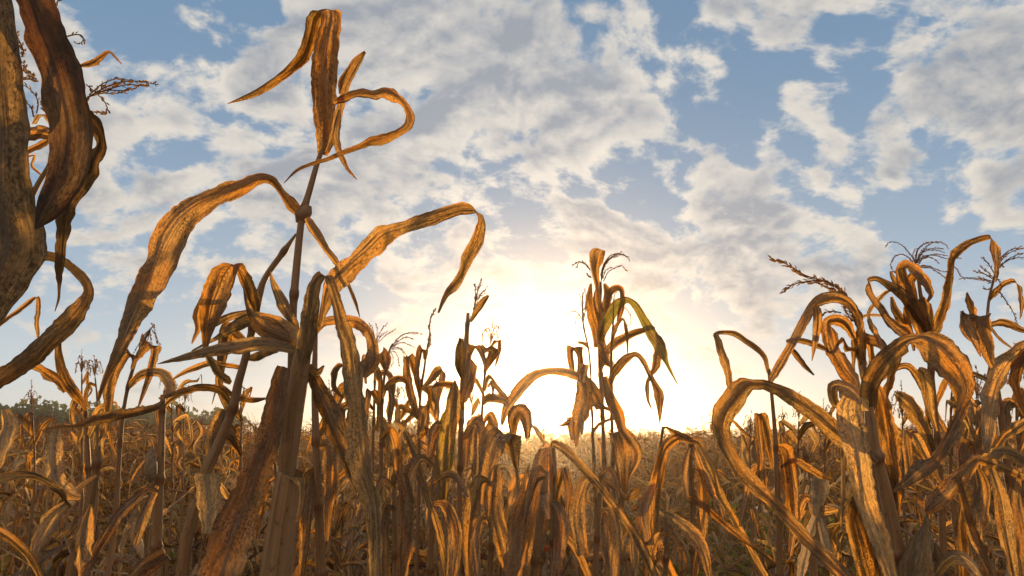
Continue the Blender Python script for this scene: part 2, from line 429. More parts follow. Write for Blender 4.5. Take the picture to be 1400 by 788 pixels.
# ------------------------------------------------------------------ ground, fields' far edge, sky line
def plain(V, F, tone=0.5):
    V = np.asarray(V, float); return V, np.asarray(F), np.zeros((len(V), 3)), np.full(len(V), tone)
gx = np.concatenate([np.linspace(-600, -12, 24), np.linspace(-10, 10, 41), np.linspace(12, 600, 24)])
gy = np.concatenate([np.linspace(-60, -4, 8), np.linspace(-3, 20, 70), np.linspace(21, 600, 50)])
X, Y = np.meshgrid(gx, gy, indexing='ij')
row = np.sin(X/0.75*2*np.pi)*0.03*np.exp(-(Y/40)**2)
Z = row - 0.03 + 0.02*np.sin(X*1.7+Y*2.3)*np.exp(-(Y/60)**2)
V = np.stack([X, Y, Z], -1).reshape(-1, 3); ny = len(gy)
i, j = np.meshgrid(np.arange(len(gx)-1), np.arange(ny-1), indexing='ij'); a = (i*ny+j).ravel()
ground = mk('ground', [plain(V, np.stack([a, a+ny, a+ny+1, a+1], 1))], M_SOIL); ground['kind'] = 'structure'

# wood along the far edge of the field: crowns of many small leaf clumps
def crown_cloud(cx, cy, h, rx, n, tr_h):
    """leaf clumps spread through a crown of several lobes, plus limbs"""
    lob = [(rng.uniform(-.55, .55)*rx, rng.uniform(-.5, .5)*rx, h*rng.uniform(.45, .85), rx*rng.uniform(.35, .6)) for _ in range(6)]
    lob.append((0, 0, h*0.7, rx*0.6))
    k_ = rng.integers(0, len(lob), n); L = np.array(lob)[k_]
    d = unit(rng.normal(size=(n, 3))); rr = rng.random(n)**0.45
    Pc = np.stack([cx+L[:, 0]+d[:, 0]*L[:, 3]*rr, cy+L[:, 1]+d[:, 1]*L[:, 3]*rr, L[:, 2]+d[:, 2]*L[:, 3]*0.75*rr], 1)
    s = rx*rng.uniform(.05, .12, n)[:, None]
    A = unit(rng.normal(size=(n, 3)))*s; B = unit(rng.normal(size=(n, 3)))*s
    V = np.stack([Pc-A, Pc-B, Pc+A, Pc+B], 1).reshape(-1, 3); F = np.arange(4*n).reshape(-1, 4)
    pc = (V, F, np.zeros((4*n, 3)), np.repeat(rng.random(n), 4))
    tr = tube(np.array([[cx, cy, 0], [cx+.1*rx, cy, tr_h*.6], [cx, cy+.1*rx, h*.7]]), [rx*.07, rx*.05, rx*.02], 6, 0.1)
    return [pc, tr]
ps = []
def wood_row(x0, x1, dist, ytop0, ytop1, step, n=420):
    x = x0
    while x < x1:
        f = (x-x0)/(x1-x0); yt = ytop0+(ytop1-ytop0)*f+rnd.uniform(-6, 8)
        dd = dist*rnd.uniform(.9, 1.15); px = (x-700)/FPX*dd; h = EYE + (HZ-yt)/FPX*dd
        h = max(h, 3.0); ps.extend(crown_cloud(px, dd, h, h*rnd.uniform(.55, .8), n, h*.3)); x += step*rnd.uniform(.6, 1.3)
wood_row(-160, 330, 105, 546, 566, 22, 520)
wood_row(300, 480, 190, 585, 588, 20, 300)
wood_row(500, 566, 70, 566, 574, 18, 520)
wood_row(560, 700, 230, 590, 592, 18, 260)
wood_row(630, 880, 260, 592, 594, 14, 260)
wood_row(880, 1560, 280, 594, 590, 16, 240)
wood = mk('distant_wood', ps, M_WOOD, smooth=False); wood['kind'] = 'stuff'; wood['label'] = 'dark wood along the far edge of the corn field'; wood['category'] = 'wood'

# ------------------------------------------------------------------ a maize plant of the crowd
def leaf_path(h, az, L, e0, e1, snap, tw0, tw1, wmax, n, wild=0.0, r=rnd):
    """a leaf that leaves the stalk at height h towards az, climbs at e0 degrees, bends over to e1; snap: where it creases"""
    t = np.linspace(0, 1, n)
    if snap is None: el = e0 + (e1-e0)*(t**1.1)*(1.55-0.55*t)
    else: el = np.where(t < snap, e0, 0) + np.where(t >= snap, e1, 0); kk = 0.9/n; el = e0 + (e1-e0)/(1+np.exp(-(t-snap)/kk*1.6))
    a = az + wild*np.sin(t*5+r.random()*6)
    el = el + 9*np.sin(t*r.uniform(7, 14)+r.random()*6)
    for _ in range(r.choice([1, 1, 2, 3])):      # dry leaves kink where they were broken
        kp = r.uniform(.2, .9); el = el + np.where(t > kp, r.uniform(-45, 35), 0)*np.clip((t-kp)*n*.7, 0, 1); a = a + np.where(t > kp, r.uniform(-1.2, 1.2), 0)
    el = np.radians(np.clip(el, -92, 88)); ds = L/(n-1)
    st = np.stack([np.cos(el)*np.cos(a), np.cos(el)*np.sin(a), np.sin(el)], 1)*ds
    C = np.vstack([[0.008*math.cos(az), 0.008*math.sin(az), h], st[:-1]]).cumsum(0)
    T = unit(np.gradient(C, axis=0)); side = unit(np.cross(T, np.tile([math.cos(az+.001), math.sin(az+.001), 0.35], (n, 1))) + 1e-6)
    side = np.tile([-math.sin(az), math.cos(az), 0], (n, 1)); side = unit(side - T*np.sum(side*T, 1)[:, None]); nn = np.cross(T, side)
    ro = np.radians(tw0+(tw1-tw0)*t + 14*np.sin(t*9+r.random()*6))[:, None]
    W = side*np.cos(ro)+nn*np.sin(ro)
    wd = wmax*np.minimum(1, (0.30+t*3.2))*np.clip(1.02-t, 0.02, 1)**0.62
    return C, W*wd[:, None]
def crowd_plant(seed, lod):
    """pieces of one dry plant, 1 unit tall (scaled on placing): dict kind -> list of piece lists"""
    r = random.Random(seed)
    H = r.uniform(1.35, 1.6); broken = (seed % 3 == 1)
    nn = {0: 12, 1: 6, 2: 4}[lod]; bend = r.uniform(-.12, .12), r.uniform(-.12, .12)
    zs = np.linspace(0, H, nn)
    C = np.stack([bend[0]*(zs/H)**2+0.01*np.sin(zs*5), bend[1]*(zs/H)**2, zs], 1)
    if broken and lod < 2:
        m = zs > H*0.78; q = (zs-H*0.78)*m; a = r.random()*6.28
        C = C + np.stack([q*0.85*math.cos(a), q*0.85*math.sin(a), -q*1.35], 1)
    rad = np.linspace(.0105, .0042, nn)
    if lod == 0: rad = rad*(1+0.18*(np.arange(nn) % 2))
    out = {'stalk': [[tube(C, rad, {0: 8, 1: 5, 2: 3}[lod], r.uniform(.2, .9), seed=seed)]], 'leaf': [], 'tassel': [], 'ear': []}
    nl = {0: 12, 1: 11, 2: 9}[lod]; az0 = r.random()*6.28
    for i in range(nl):
        f = (i+0.6)/nl; h = H*(0.14+0.82*f)
        c = np.array([np.interp(h, zs, C[:, k_]) for k_ in range(3)])
        az = az0+i*math.pi+r.uniform(-.7, .7); L = r.uniform(.42, .80)*(0.75+.5*math.sin(f*3.0))
        style = r.random()
        if f > .5 and .35 <= style < .45 and r.random() < .8: style = .8
        if style < .35: e0, e1, sn = r.uniform(35, 78), r.uniform(-88, -66), r.uniform(.08, .3)
        elif style < .45: e0, e1, sn = r.uniform(45, 75), r.uniform(-80, -20), None
        else: e0, e1, sn = r.uniform(-30, 40), r.uniform(-88, -60), None
        n = {0: 16, 1: 9, 2: 6}[lod]
        Cl, W = leaf_path(0, az, L, e0, e1, sn, r.uniform(-50, 50), r.uniform(-120, 120), r.uniform(.026, .066) if f > .55 else r.uniform(.045, .090), n, r.uniform(.2, 1.1), r)
        out['leaf'].append([strip(Cl+c, W, {0: 4, 1: 2, 2: 2}[lod], fold=r.choice([.1, .2, .35, .6]), ruffle={0: .12, 1: .08, 2: 0.05}[lod], rag={0: .08, 1: .05, 2: 0}[lod], tone=r.choice([r.uniform(-.2, .3), r.uniform(.2, 1.0), r.uniform(.2, 1.0)]), seed=r.random()*50)])
    top = C[-1]; tdir = unit(C[-1]-C[-2])
    if not broken or lod == 2:
        tl = r.uniform(.14, .24); nb = {0: 9, 1: 6, 2: 4}[lod]; pcs = []
        tilt = np.array([r.uniform(-.5, .5), r.uniform(-.5, .5), 0])
        for i in range(nb+1):
            t = np.linspace(0, 1, 7 if lod == 0 else 4)[:, None]; a = r.random()*6.28; sp = 0 if i == 0 else r.uniform(.3, .75)
            Cb = top + tdir*t*tl*(1 if i == 0 else .8) + tilt*t*t*tl + np.array([math.cos(a), math.sin(a), 0])*t*tl*sp + np.array([0, 0, -1])*t**2.2*tl*sp*r.uniform(.4, 1.3)
            if lod == 0: pcs += spike(Cb, .0010, .6, .008, .009, r)
            else: pcs.append(tube(Cb, np.linspace({1: .0035, 2: .0045}[lod], .001, len(Cb)), 3, .6))
        out['tassel'].append(pcs)
    if r.random() < .75 and lod < 2:
        h = H*r.uniform(.45, .65); c = np.array([np.interp(h, zs, C[:, k_]) for k_ in range(3)]); a = r.random()*6.28; dn = -1 if r.random() < .6 else 1
        t = np.linspace(0, 1, 8)[:, None]
        Ce = c + np.array([math.cos(a), math.sin(a), 0])*(.02+.06*t) + np.array([0, 0, dn])*t*.19
        out['ear'].append([tube(Ce, .004+.019*np.sin(np.linspace(.15, 3.0, 8))**.7, 8, .25, seed=seed)])
    return out
MATS = {'stalk': M_STALK, 'leaf': M_LEAF, 'tassel': M_TASSEL, 'ear': M_HUSK}
ZOFF = 0.0
FEAT = ['with a bowed tassel', 'with its top snapped over', 'with a spiky upright tassel', 'with many hanging leaves', 'broken at the tip', 'with one loose ear',
        'with curled narrow leaves', 'with a bent crown of leaves', 'with a thin open tassel', 'with creased drooping leaves', 'with a folded top', 'with ragged lower leaves']
NV = 12
protos = []           # near prototypes: list of (kind, mesh)
for v in range(NV):
    d = crowd_plant(100+v, 0); lst = []
    for kd in ('stalk', 'leaf', 'tassel', 'ear'):
        for pcs in d[kd]:
            ob = mk(kd, pcs, MATS[kd]); me = ob.data; bpy.data.objects.remove(ob); lst.append((kd, me))
    protos.append(lst)
protos1 = []
for v in range(NV):
    d = crowd_plant(100+v, 1); pcs = [p for kd in d for q in d[kd] for p in q]
    ob = mk('corn_plant', pcs, M_FAR); protos1.append(ob.data); bpy.data.objects.remove(ob)

def zone(px, dist):
    zs = [(150, 'at left edge'), (330, 'under long arched leaf'), (520, 'around tallest plant'), (700, 'left of sun'),
          (860, 'under the sun'), (1050, 'in open gap'), (1240, 'beneath looping leaves'), (9999, 'in right thicket')]
    zz_ = next(n for lim, n in zs if px < lim)
    rk = 'front ranks' if dist < 3.2 else ('middle ranks' if dist < 6.5 else 'back ranks')
    return zz_, rk
COUNT = [0]
def place(x, y, s, v, rot, full=True, label=None, group=None, tilt=(0, 0), name='corn_plant'):
    dist = math.hypot(x, y); px = 700 + x/max(y, .1)*FPX*math.cos(PITCH)
    if label is None:
        a, b = zone(px, dist); label = 'dry corn plant %s, %s %s' % (FEAT[v], b, a)
        group = 'corn plants ' + label[len('dry corn plant '):]
    COUNT[0] += 1
    if full:
        o = thing(name, label, 'corn plant', (x, y, 0), group)
        for kd, me in protos[v]:
            c = bpy.data.objects.new(kd, me); col.objects.link(c); c.parent = o
    else:
        o = bpy.data.objects.new(name, protos1[v]); col.objects.link(o); o.location = (x, y, 0); o['label'] = label; o['category'] = 'corn plant'
        if group: o['group'] = group
    o.scale = (s, s, s); o.rotation_euler = (tilt[0], tilt[1], rot)
    return o
VH = []
for v in range(NV):
    VH.append(max(max(vv.co.z for vv in me.vertices) for kd, me in protos[v]))
SIL_X = [-300, 0, 130, 250, 350, 450, 520, 620, 700, 760, 860, 1000, 1080, 1150, 1230, 1400, 1700]
SIL_Y = [ 568, 568, 568, 570, 570, 575, 556, 548, 575, 602, 606, 604, 590, 572, 556, 530, 530]
def top_limit(px): return float(np.interp(px, SIL_X, SIL_Y))
def height_for(ypx, y): 
    """world height of something seen at row ypx, y metres ahead on the level"""
    return EYE + y*math.tan(PITCH + math.atan((394-ypx)/FPX))

# ------------------------------------------------------------------ the crowd of the field, plant by plant
half = math.atan(700/FPX) + R(3)
spots = []
def scatter(r0, r1, step, full):
    y = 0.9
    while y < r1:
        x = -r1*math.sin(half)
        while x < r1*math.sin(half):
            px_, py_ = x+rnd.uniform(-.4, .4)*step, y+rnd.uniform(-.4, .4)*step; x += step
            d = math.hypot(px_, py_)
            if not (r0 <= d < r1) or abs(math.atan2(px_, py_)) > half: continue
            pp = 700+px_/py_*FPX*math.cos(PITCH)
            if 872 < pp < 1012 and d < 8.5 and rnd.random() < (.86 if d < 4.5 else .45): continue
            if 1012 <= pp < 1060 and d < 4 and rnd.random() < .6: continue
            if 690 < pp < 745 and d < 3.5 and rnd.random() < .6: continue
            if rnd.random() < .1: continue
            spots.append((px_, py_, d, pp, full))
        y += step
scatter(1.7, 5.4, .42, True)
scatter(5.4, 9.4, .58, False)
for (x, y, d, pp, full) in spots:
    v = rnd.randrange(NV); zl = height_for(top_limit(pp)+abs(rnd.gauss(0, 7)), y)
    if d < 4.2 and 260 < pp < 430: zl = min(zl, rnd.choice([1.15, 1.05]))
    if d < 3.4: zl = min(zl, rnd.choice([1.38, 1.3, 1.2, 1.1]))
    s = min(rnd.uniform(.82, 1.1), zl/VH[v]*rnd.choice([1, .97, .92, .84, .76]))
    place(x, y, s, v, rnd.random()*6.28, full, tilt=(rnd.gauss(0, .11), rnd.gauss(0, .11)) if rnd.random() < .85 else (rnd.gauss(0, .32), rnd.gauss(0, .32)))

# everything beyond: thousands of plants that nobody could tell apart
proto2 = []
for v in range(14):
    d = crowd_plant(300+v, 2); V, F, U, T, o = [], [], [], [], 0
    for kd in d:
        for q in d[kd]:
            for p in q: V.append(p[0]); F.append(p[1]+o); U.append(p[2]); T.append(p[3]); o += len(p[0])
    proto2.append(tuple(np.concatenate(a) for a in (V, F, U, T)))
far = []
def far_field(r0, r1, dens, thin=None):
    n = int(half*(r1*r1-r0*r0)*dens); rr = np.sqrt(rng.uniform(r0*r0, r1*r1, n)); aa = rng.uniform(-half, half, n)
    for d, a in zip(rr, aa):
        x, y = d*math.sin(a), d*math.cos(a); p = proto2[rng.integers(14)]; pp = 700+math.tan(a)*FPX*math.cos(PITCH)
        zl = height_for(np.interp(pp, [0, 300, 700, 1000, 1400], [574, 576, 590, 588, 574])-rng.exponential(7.0), y)
        s = min(rng.uniform(.95, 1.45), max(zl, 1.55)/p[0][:, 2].max()); th = rng.uniform(0, 6.28); c, s_ = math.cos(th)*s, math.sin(th)*s
        k_ = 1.0 if d < 45 else 1.5
        Vv = p[0]*[1, 1, 1]; Q = np.stack([Vv[:, 0]*c-Vv[:, 1]*s_, Vv[:, 0]*s_+Vv[:, 1]*c, Vv[:, 2]*s], 1); Q[:, :2] *= k_
        far.append((Q+[x, y, 0], p[1], p[2]+[0, 0, rng.uniform(0, 20)], np.clip(p[3]+rng.uniform(-.25, .35), 0, 1)))
far_field(9.4, 26, 3.4); far_field(26, 60, 1.0); far_field(60, 140, .16)
ff = mk('distant_corn', far, M_FAR); ff['kind'] = 'stuff'; ff['label'] = 'endless far rows of dry corn reaching the sky line'; ff['category'] = 'corn field'

# low green weeds between the stalks and dry litter on the soil
def leaves_scatter(n, fx, size, flat, z0, z1, quad=True):
    Pc = np.array([fx() for _ in range(n)]); m = len(Pc)
    d = rng.normal(size=(m, 3)); d[:, 2] *= flat; A = unit(d); B = unit(np.cross(A, rng.normal(size=(m, 3))*[1, 1, .6]))
    L = rng.uniform(.5, 1, m)[:, None]*size; Wd = L*rng.uniform(.25, .5, m)[:, None]
    Pc = np.column_stack([Pc, rng.uniform(z0, z1, m)])
    V = np.stack([Pc-A*L, Pc-B*Wd, Pc+A*L, Pc+B*Wd], 1).reshape(-1, 3)
    return (V, np.arange(4*m).reshape(-1, 4), np.zeros((4*m, 3)), np.repeat(rng.random(m), 4))
def in_view(r0, r1, a0=-40, a1=40):
    def f():
        d = math.sqrt(rng.uniform(r0*r0, r1*r1)); a = R(rng.uniform(a0, a1)); return (d*math.sin(a), d*math.cos(a))
    return f
def patchy(cx, cy, r):
    return lambda: (cx+rng.normal()*r, cy+rng.normal()*r)
wp = []
for (px, d, r, z, n) in [(1010, 4.2, .38, .62, 1500), (1050, 3.6, .3, .5, 900), (880, 6.5, .6, .45, 900), (940, 9, .9, .5, 1200), (640, 5.0, .4, .4, 600), (1130, 5, .5, .9, 1000),
                         (300, 6, .6, .4, 600), (860, 4.0, .4, .25, 500), (560, 7, .8, .6, 800), (1010, 7, .8, .8, 1300)]:
    x = (px-700)/FPX*d; y = d; wp.append(leaves_scatter(n//4, patchy(x, y, r), .055, .5, .0, z))
wp.append(leaves_scatter(5000, in_view(3, 20), .05, .35, 0, .16))
weeds = mk('weeds', wp, M_WEED, smooth=False); weeds['kind'] = 'stuff'; weeds['label'] = 'low green weeds growing between the dry stalks'; weeds['category'] = 'weeds'
litter_p = []
for i in range(2600):
    x, y = in_view(1.8, 13)(); L = rng.uniform(.15, .5); n = 6; t = np.linspace(-.5, .5, n); a = rng.uniform(0, 6.28)
    C = np.stack([x+t*L*math.cos(a), y+t*L*math.sin(a), .02+rng.exponential(.12)+.07*np.sin(t*5+rng.uniform(0, 6))], 1)
    ro = rng.uniform(-1, 1); W = np.tile([-math.sin(a)*math.cos(ro), math.cos(a)*math.cos(ro), math.sin(ro)], (n, 1))*rng.uniform(.02, .06)*np.cos(t*2.6)[:, None]
    litter_p.append(strip(C, W, 2, .2, .0, 0, rng.uniform(0, .8), seed=rng.uniform(0, 50)))
litter = mk('leaf_litter', litter_p, M_FAR); litter['kind'] = 'stuff'; litter['label'] = 'dry fallen corn leaves littering the soil'; litter['category'] = 'leaf litter'

# ================================================================== the plants one can tell apart, built to measured shapes
# --- the tallest plant, left of the sun
A = thing('corn_plant', 'tallest dry corn plant, bare top stalk carrying an upright folded leaf and a heart-shaped curl', 'corn plant', base_of(372, 800, 1.10))
mstalk(A, [(372,800,32),(384,715,28),(394,650,22),(398,580,18),(400,520,14),(400,470,11.5),(401,420,10.5),(405,370,10),(410,320,9.5),(414,293,9),(424,258,8),(433,226,7),(440,206,6)], 1.10, 1.15, .55)
mstalk(A, [(376,800,44),(386,720,40),(396,655,36),(398,645,34)], 1.08, 1.08, .4, False, False, 'sheath')
mstalk(A, [(391,652,20),(395,610,27),(400,560,30),(407,525,27),(412,495,24),(415,480,20)], 1.08, 1.06, .35, False, False, 'sheath')
mstalk(A, [(404,520,10),(394,560,14),(391,600,12)], 1.05, 1.06, .55, False, False, 'sheath')
mleaf(A, [(441,212,14),(444,197,22),(443,150,31),(443,100,37),(447,62,34),(452,34,29,0),(453,17,27,0),(441,14,27,-4),(430,25,22,4),(424,52,20,10),(414,78,19),(399,93,14),(385,105,12),(362,121,11),(342,131,8),(311,142,1)], 1.15, 1.26, .75, r0=10, r1=30, fold=.10)
mleaf(A, [(446,208,5),(454,190,10),(460,165,12),(468,135,10),(476,112,9),(486,93,9),(499,71,5)], 1.13, 1.15, .4)
mleaf(A, [(499,70,2),(488,79,6),(475,97,7),(468,112,11),(467,129,7)], 1.15, 1.17, .6)
mleaf(A, [(464,150,5),(460,178,10),(460,197,10),(466,213,8),(475,231,5),(488,246,1)], 1.12, 1.10, .5)
mleaf(A, [(455,140,6),(472,131,12),(492,127,12),(512,129,12),(525,125,18),(537,128,17),(550,138,9),(558,150,10),(562,162,13),(557,174,12),(542,183,11),(525,191,15),(505,196,12),(490,202,8),(475,207,7),(445,219,6),(425,225,5),(405,234,4),(388,251,1)], 1.14, 1.00, .65, fold=.25)
mleaf(A, [(414,292,13),(400,280,17),(389,267,10),(380,255,9),(372,246,13),(360,243,15),(347,246,19),(325,257,26),(300,267,24),(277,277,31),(258,290,40),(240,308,47),(225,333,46),(212,365,42),(201,394,42),(188,419,34),(177,444,26),(167,469,20),(156,494,14),(144,519,9),(134,549,3)], 1.15, .92, .55, r0=30, r1=-20, across=10)
mk('leaf_collar', [tube(np.array([at(409,306,1.145), at(413,297,1.145), at(417,288,1.145), at(421,280,1.145)]), [.006,.013,.013,.007], 12, .7)], M_STALK, A, A.location)
mleaf(A, [(419,298,8),(425,308,13),(435,323,12),(447,342,9),(462,362,8),(475,387,5),(485,411,5),(492,434,1)], 1.13, 1.05, .5)
mleaf(A, [(437,447,8),(441,430,10),(447,404,20),(457,386,31),(482,360,28),(505,340,29),(524,322,29),(544,314,19),(566,306,18),(591,298,20),(616,289,18),(636,285,17),(650,288,11,60),(657,297,8),(657,311,14),(652,330,18),(640,351,18),(632,373,12),(621,391,13),(610,403,8),(599,428,3)], 1.05, 1.02, .45, r0=-25, r1=25, across=10)
mleaf(A, [(412,498,18),(416,470,25),(422,437,25),(427,402,19),(433,384,18,0),(441,377,19,8),(450,381,16,15),(457,400,15,5),(468,437,17),(479,475,24),(483,512,27),(487,547,25),(491,592,29),(498,642,33),(509,680,27),(514,727,20),(514,810,16)], 1.03, .84, .08, r0=5, r1=-15, across=10, fold=.3)
mleaf(A, [(402,480,8),(397,477,12),(375,472,17),(350,470,20),(325,474,20),(287,480,15),(250,489,9),(215,498,1)], 1.08, .98, .15, r0=20, r1=10)
mleaf(A, [(404,472,10),(394,458,24),(383,444,20),(368,434,9),(350,434,14),(332,441,18),(315,450,14),(295,463,6),(262,480,2)], 1.08, 1.2, .3)
mleaf(A, [(402,466,8),(378,456,22),(360,448,26),(346,434,14),(337,412,6),(333,392,2)], 1.09, 1.07, .35)
mleaf(A, [(408,454,8),(400,440,12),(388,420,17),(378,398,12),(372,382,6),(370,371,1)], 1.11, 1.12, .4)
mleaf(A, [(388,502,20),(381,530,25),(374,567,30),(366,605,34),(354,640,39),(340,680,47),(320,727,56),(296,805,62)], 1.03, .76, .85, r0=-15, r1=-30, across=12, fold=.12)
mleaf(A, [(420,500,12),(435,530,22),(448,560,28),(460,590,30),(472,620,26),(486,655,16),(500,690,6)], 1.08, 1.0, .75)
mleaf(A, [(424,502,6),(430,510,10),(437,508,9),(443,500,2)], 1.06, 1.07, .5)
mleaf(A, [(396,652,30,0),(404,650,26,0),(412,662,12,0),(411,690,7),(405,715,3)], 1.06, 1.04, .05)

# --- slanted plant just left of it
B = thing('corn_plant', 'slanting corn plant with a rusty leaf folded like a hood, left of the tallest', 'corn plant', base_of(284, 640, 1.25))
mstalk(B, [(255,735,16),(270,690,15),(284,640,15),(300,605,14),(318,560,12),(325,527,11),(334,495,10),(345,450,10),(354,405,10),(364,378,8),(386,347,8),(405,320,3)], 1.18, 1.22, .5)
mleaf(B, [(350,430,10),(347,412,18),(339,390,17),(330,372,22,30),(318,361,27,0),(306,376,34,20),(298,395,39,10),(291,415,39),(286,437,27),(282,462,13),(281,480,5)], 1.18, 1.08, .8, across=10)
mleaf(B, [(281,478,5),(285,490,8),(297,510,14),(315,525,6)], 1.1, 1.15, .4)
mleaf(B, [(348,425,6),(335,428,8),(312,434,11),(290,445,8),(277,456,3)], 1.24, 1.3, .4)
mleaf(B, [(336,490,6),(350,488,12),(367,481,10),(380,480,5)], 1.22, 1.2, .35)
mleaf(B, [(283,648,36,0),(286,690,30,0),(284,730,12,0)], 1.14, 1.10, .0)
mleaf(B, [(300,525,4),(320,542,8),(345,547,8),(363,545,3)], 1.25, 1.2, .8)
mleaf(B, [(318,556,6),(300,535,10),(275,530,10),(250,535,8),(217,545,3)], 1.22, 1.1, .7)
mleaf(B, [(330,503,6),(312,500,7),(287,497,8),(270,502,9),(250,510,6),(235,520,2)], 1.22, 1.3, .6)
mleaf(B, [(338,468,6),(322,460,18),(312,450,22),(306,470,18),(302,500,12),(300,530,10),(310,560,6)], 1.26, 1.3, .75)
mleaf(B, [(286,636,8),(292,610,22),(300,580,26),(306,560,10)], 1.2, 1.22, .3)
mleaf(B, [(262,470,2),(270,450,8),(268,430,10),(275,410,5)], 1.3, 1.3, .6)

# --- plant at the left edge, leaves close to the lens
Lp = thing('corn_plant', 'closest corn plant at the left edge, two broad dark streaked leaves hanging past the view', 'corn plant', base_of(-60, 500, .62))
mstalk(Lp, [(-60,700,40),(-66,400,34),(-58,100,26),(-45,-150,20)], .62, .62, .5)
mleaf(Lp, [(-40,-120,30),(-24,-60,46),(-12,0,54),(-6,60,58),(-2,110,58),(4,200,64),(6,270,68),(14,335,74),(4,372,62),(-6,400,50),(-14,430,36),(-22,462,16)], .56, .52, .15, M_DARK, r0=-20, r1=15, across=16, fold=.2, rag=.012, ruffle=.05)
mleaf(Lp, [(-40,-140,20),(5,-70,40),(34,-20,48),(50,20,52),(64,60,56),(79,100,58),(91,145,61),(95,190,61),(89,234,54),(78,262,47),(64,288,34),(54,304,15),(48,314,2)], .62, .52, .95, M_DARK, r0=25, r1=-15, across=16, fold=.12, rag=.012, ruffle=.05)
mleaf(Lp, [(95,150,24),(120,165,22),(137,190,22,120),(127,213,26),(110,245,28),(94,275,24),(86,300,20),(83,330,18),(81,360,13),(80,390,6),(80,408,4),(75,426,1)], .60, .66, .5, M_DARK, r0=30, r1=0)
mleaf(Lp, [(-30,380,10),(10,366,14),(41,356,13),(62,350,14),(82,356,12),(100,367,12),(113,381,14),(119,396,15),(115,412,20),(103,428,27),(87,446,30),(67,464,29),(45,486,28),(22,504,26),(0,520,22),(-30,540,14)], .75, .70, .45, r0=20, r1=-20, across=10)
# --- plant behind it
Mp = thing('corn_plant', 'leaning corn plant seen between the two big left edge leaves, with a swept tassel', 'corn plant', base_of(-120, 560, .95))
mstalk(Mp, [(-120,560,11),(-30,400,10),(10,330,9),(40,275,8),(55,247,7),(75,215,6),(100,170,5),(122,132,4)], .95, .95, .6)
mleaf(Mp, [(24,186,14),(40,180,20),(56,180,20),(72,184,16),(84,190,6)], .9, .92, .7)
mleaf(Mp, [(30,210,6),(42,204,9),(57,197,9),(76,186,6)], .93, .95, .8)
mleaf(Mp, [(38,214,3),(47,213,4),(43,225,4),(48,232,4),(58,241,2)], .95, .95, .6)
mleaf(Mp, [(90,95,3),(109,90,5),(125,86,10),(137,78,9),(149,71,4),(157,78,3),(167,88,1)], .95, .9, .75)
mleaf(Mp, [(46,170,6,0),(53,158,12,0),(64,158,14,0),(72,170,10,0)], .93, .93, .1)
mtassel(Mp, [[(122,132),(150,117),(180,111),(217,116)],[(122,132),(150,122),(175,116),(197,118)],[(122,132),(145,124),(170,124),(188,120)],[(122,130),(140,115),(160,108),(178,110)],[(122,132),(140,128),(160,128),(180,122)],
             [(118,116),(124,121),(134,130),(142,138),(147,150),(140,154),(129,154)],[(92,50),(100,48),(110,48),(114,54),(109,60),(103,59)],[(66,24),(72,13),(80,0),(88,-10)],
             [(50,155),(52,140),(44,125),(30,115)],[(46,160),(43,148),(36,141),(30,139)],[(60,152),(60,140),(58,128)],[(50,108),(40,103),(33,88),(27,84)],[(48,104),(36,98),(28,92)],[(30,78),(32,70),(26,55),(22,45)],[(20,109),(34,109),(50,109)]], .95, .95, .0011, .006, .8, .005)

# --- thin bent plant on the far left
t_ = thing('corn_plant', 'corn plant with a pencil-thin leaf bent at a sharp point, under the left edge loop', 'corn plant', base_of(60, 640, 1.7))
mstalk(t_, [(-6,650,8),(-10,560,7),(-12,500,6),(-12,450,4)], 1.7, 1.7, .5)
mleaf(t_, [(-12,455,4),(7,438,5),(30,421,7),(50,406,6,0),(53,420,7),(51,440,7),(53,470,3)], 1.7, 1.6, .5)
mleaf(t_, [(-10,520,5),(0,506,9),(25,502,9),(48,502,11),(65,512,14),(80,525,12),(88,537,5)], 1.65, 1.6, .6)
q = thing('corn_plant', 'corn plant holding one upright orange blade under the left edge loop', 'corn plant', base_of(118, 640, 1.8))
mstalk(q, [(122,680,9),(120,620,8),(117,556,5)], 1.8, 1.8, .6)
mleaf(q, [(118,562,4),(111,549,11),(101,536,16),(90,520,17),(83,500,14),(80,480,10),(81,461,6)], 1.78, 1.7, .7)
mleaf(q, [(120,600,5),(132,570,14),(140,560,15),(146,575,10),(150,600,4)], 1.8, 1.75, .4)

# --- mid left plant with a nodding tassel
C_ = thing('corn_plant', 'corn plant with a nodding tassel cage beside the tip of the long arched leaf', 'corn plant', base_of(166, 640, 1.75))
mstalk(C_, [(160,680,8),(164,610,7),(169,562,6),(176,525,6),(185,495,5),(193,475,5),(199,462,4),(205,452,3)], 1.75, 1.75, .6)
mleaf(C_, [(146,590,6),(147,560,12),(150,530,15),(157,505,18),(166,487,19),(176,482,15,50),(184,490,8),(180,505,4)], 1.7, 1.72, .6)
mleaf(C_, [(174,532,5),(188,516,12),(205,509,12),(220,511,14),(231,524,18),(230,540,14),(222,556,6)], 1.75, 1.6, .4)
mleaf(C_, [(184,494,5),(192,482,11),(203,473,11),(212,473,15,0),(213,481,13,5),(206,510,10),(198,532,7),(188,560,2)], 1.74, 1.66, .55)
mleaf(C_, [(191,488,8),(196,472,12),(197,460,10),(200,470,8)], 1.76, 1.76, .5)
mtassel(C_, [[(205,452),(209,447),(214,460),(218,472)],[(205,452),(203,462),(197,475),(188,488)],[(207,450),(212,458),(214,470)],[(205,450),(206,462),(207,474)],[(205,450),(198,458),(190,470),(184,482)],[(207,449),(210,446),(208,442)]], 1.75, 1.75, .0012, .006, .8)

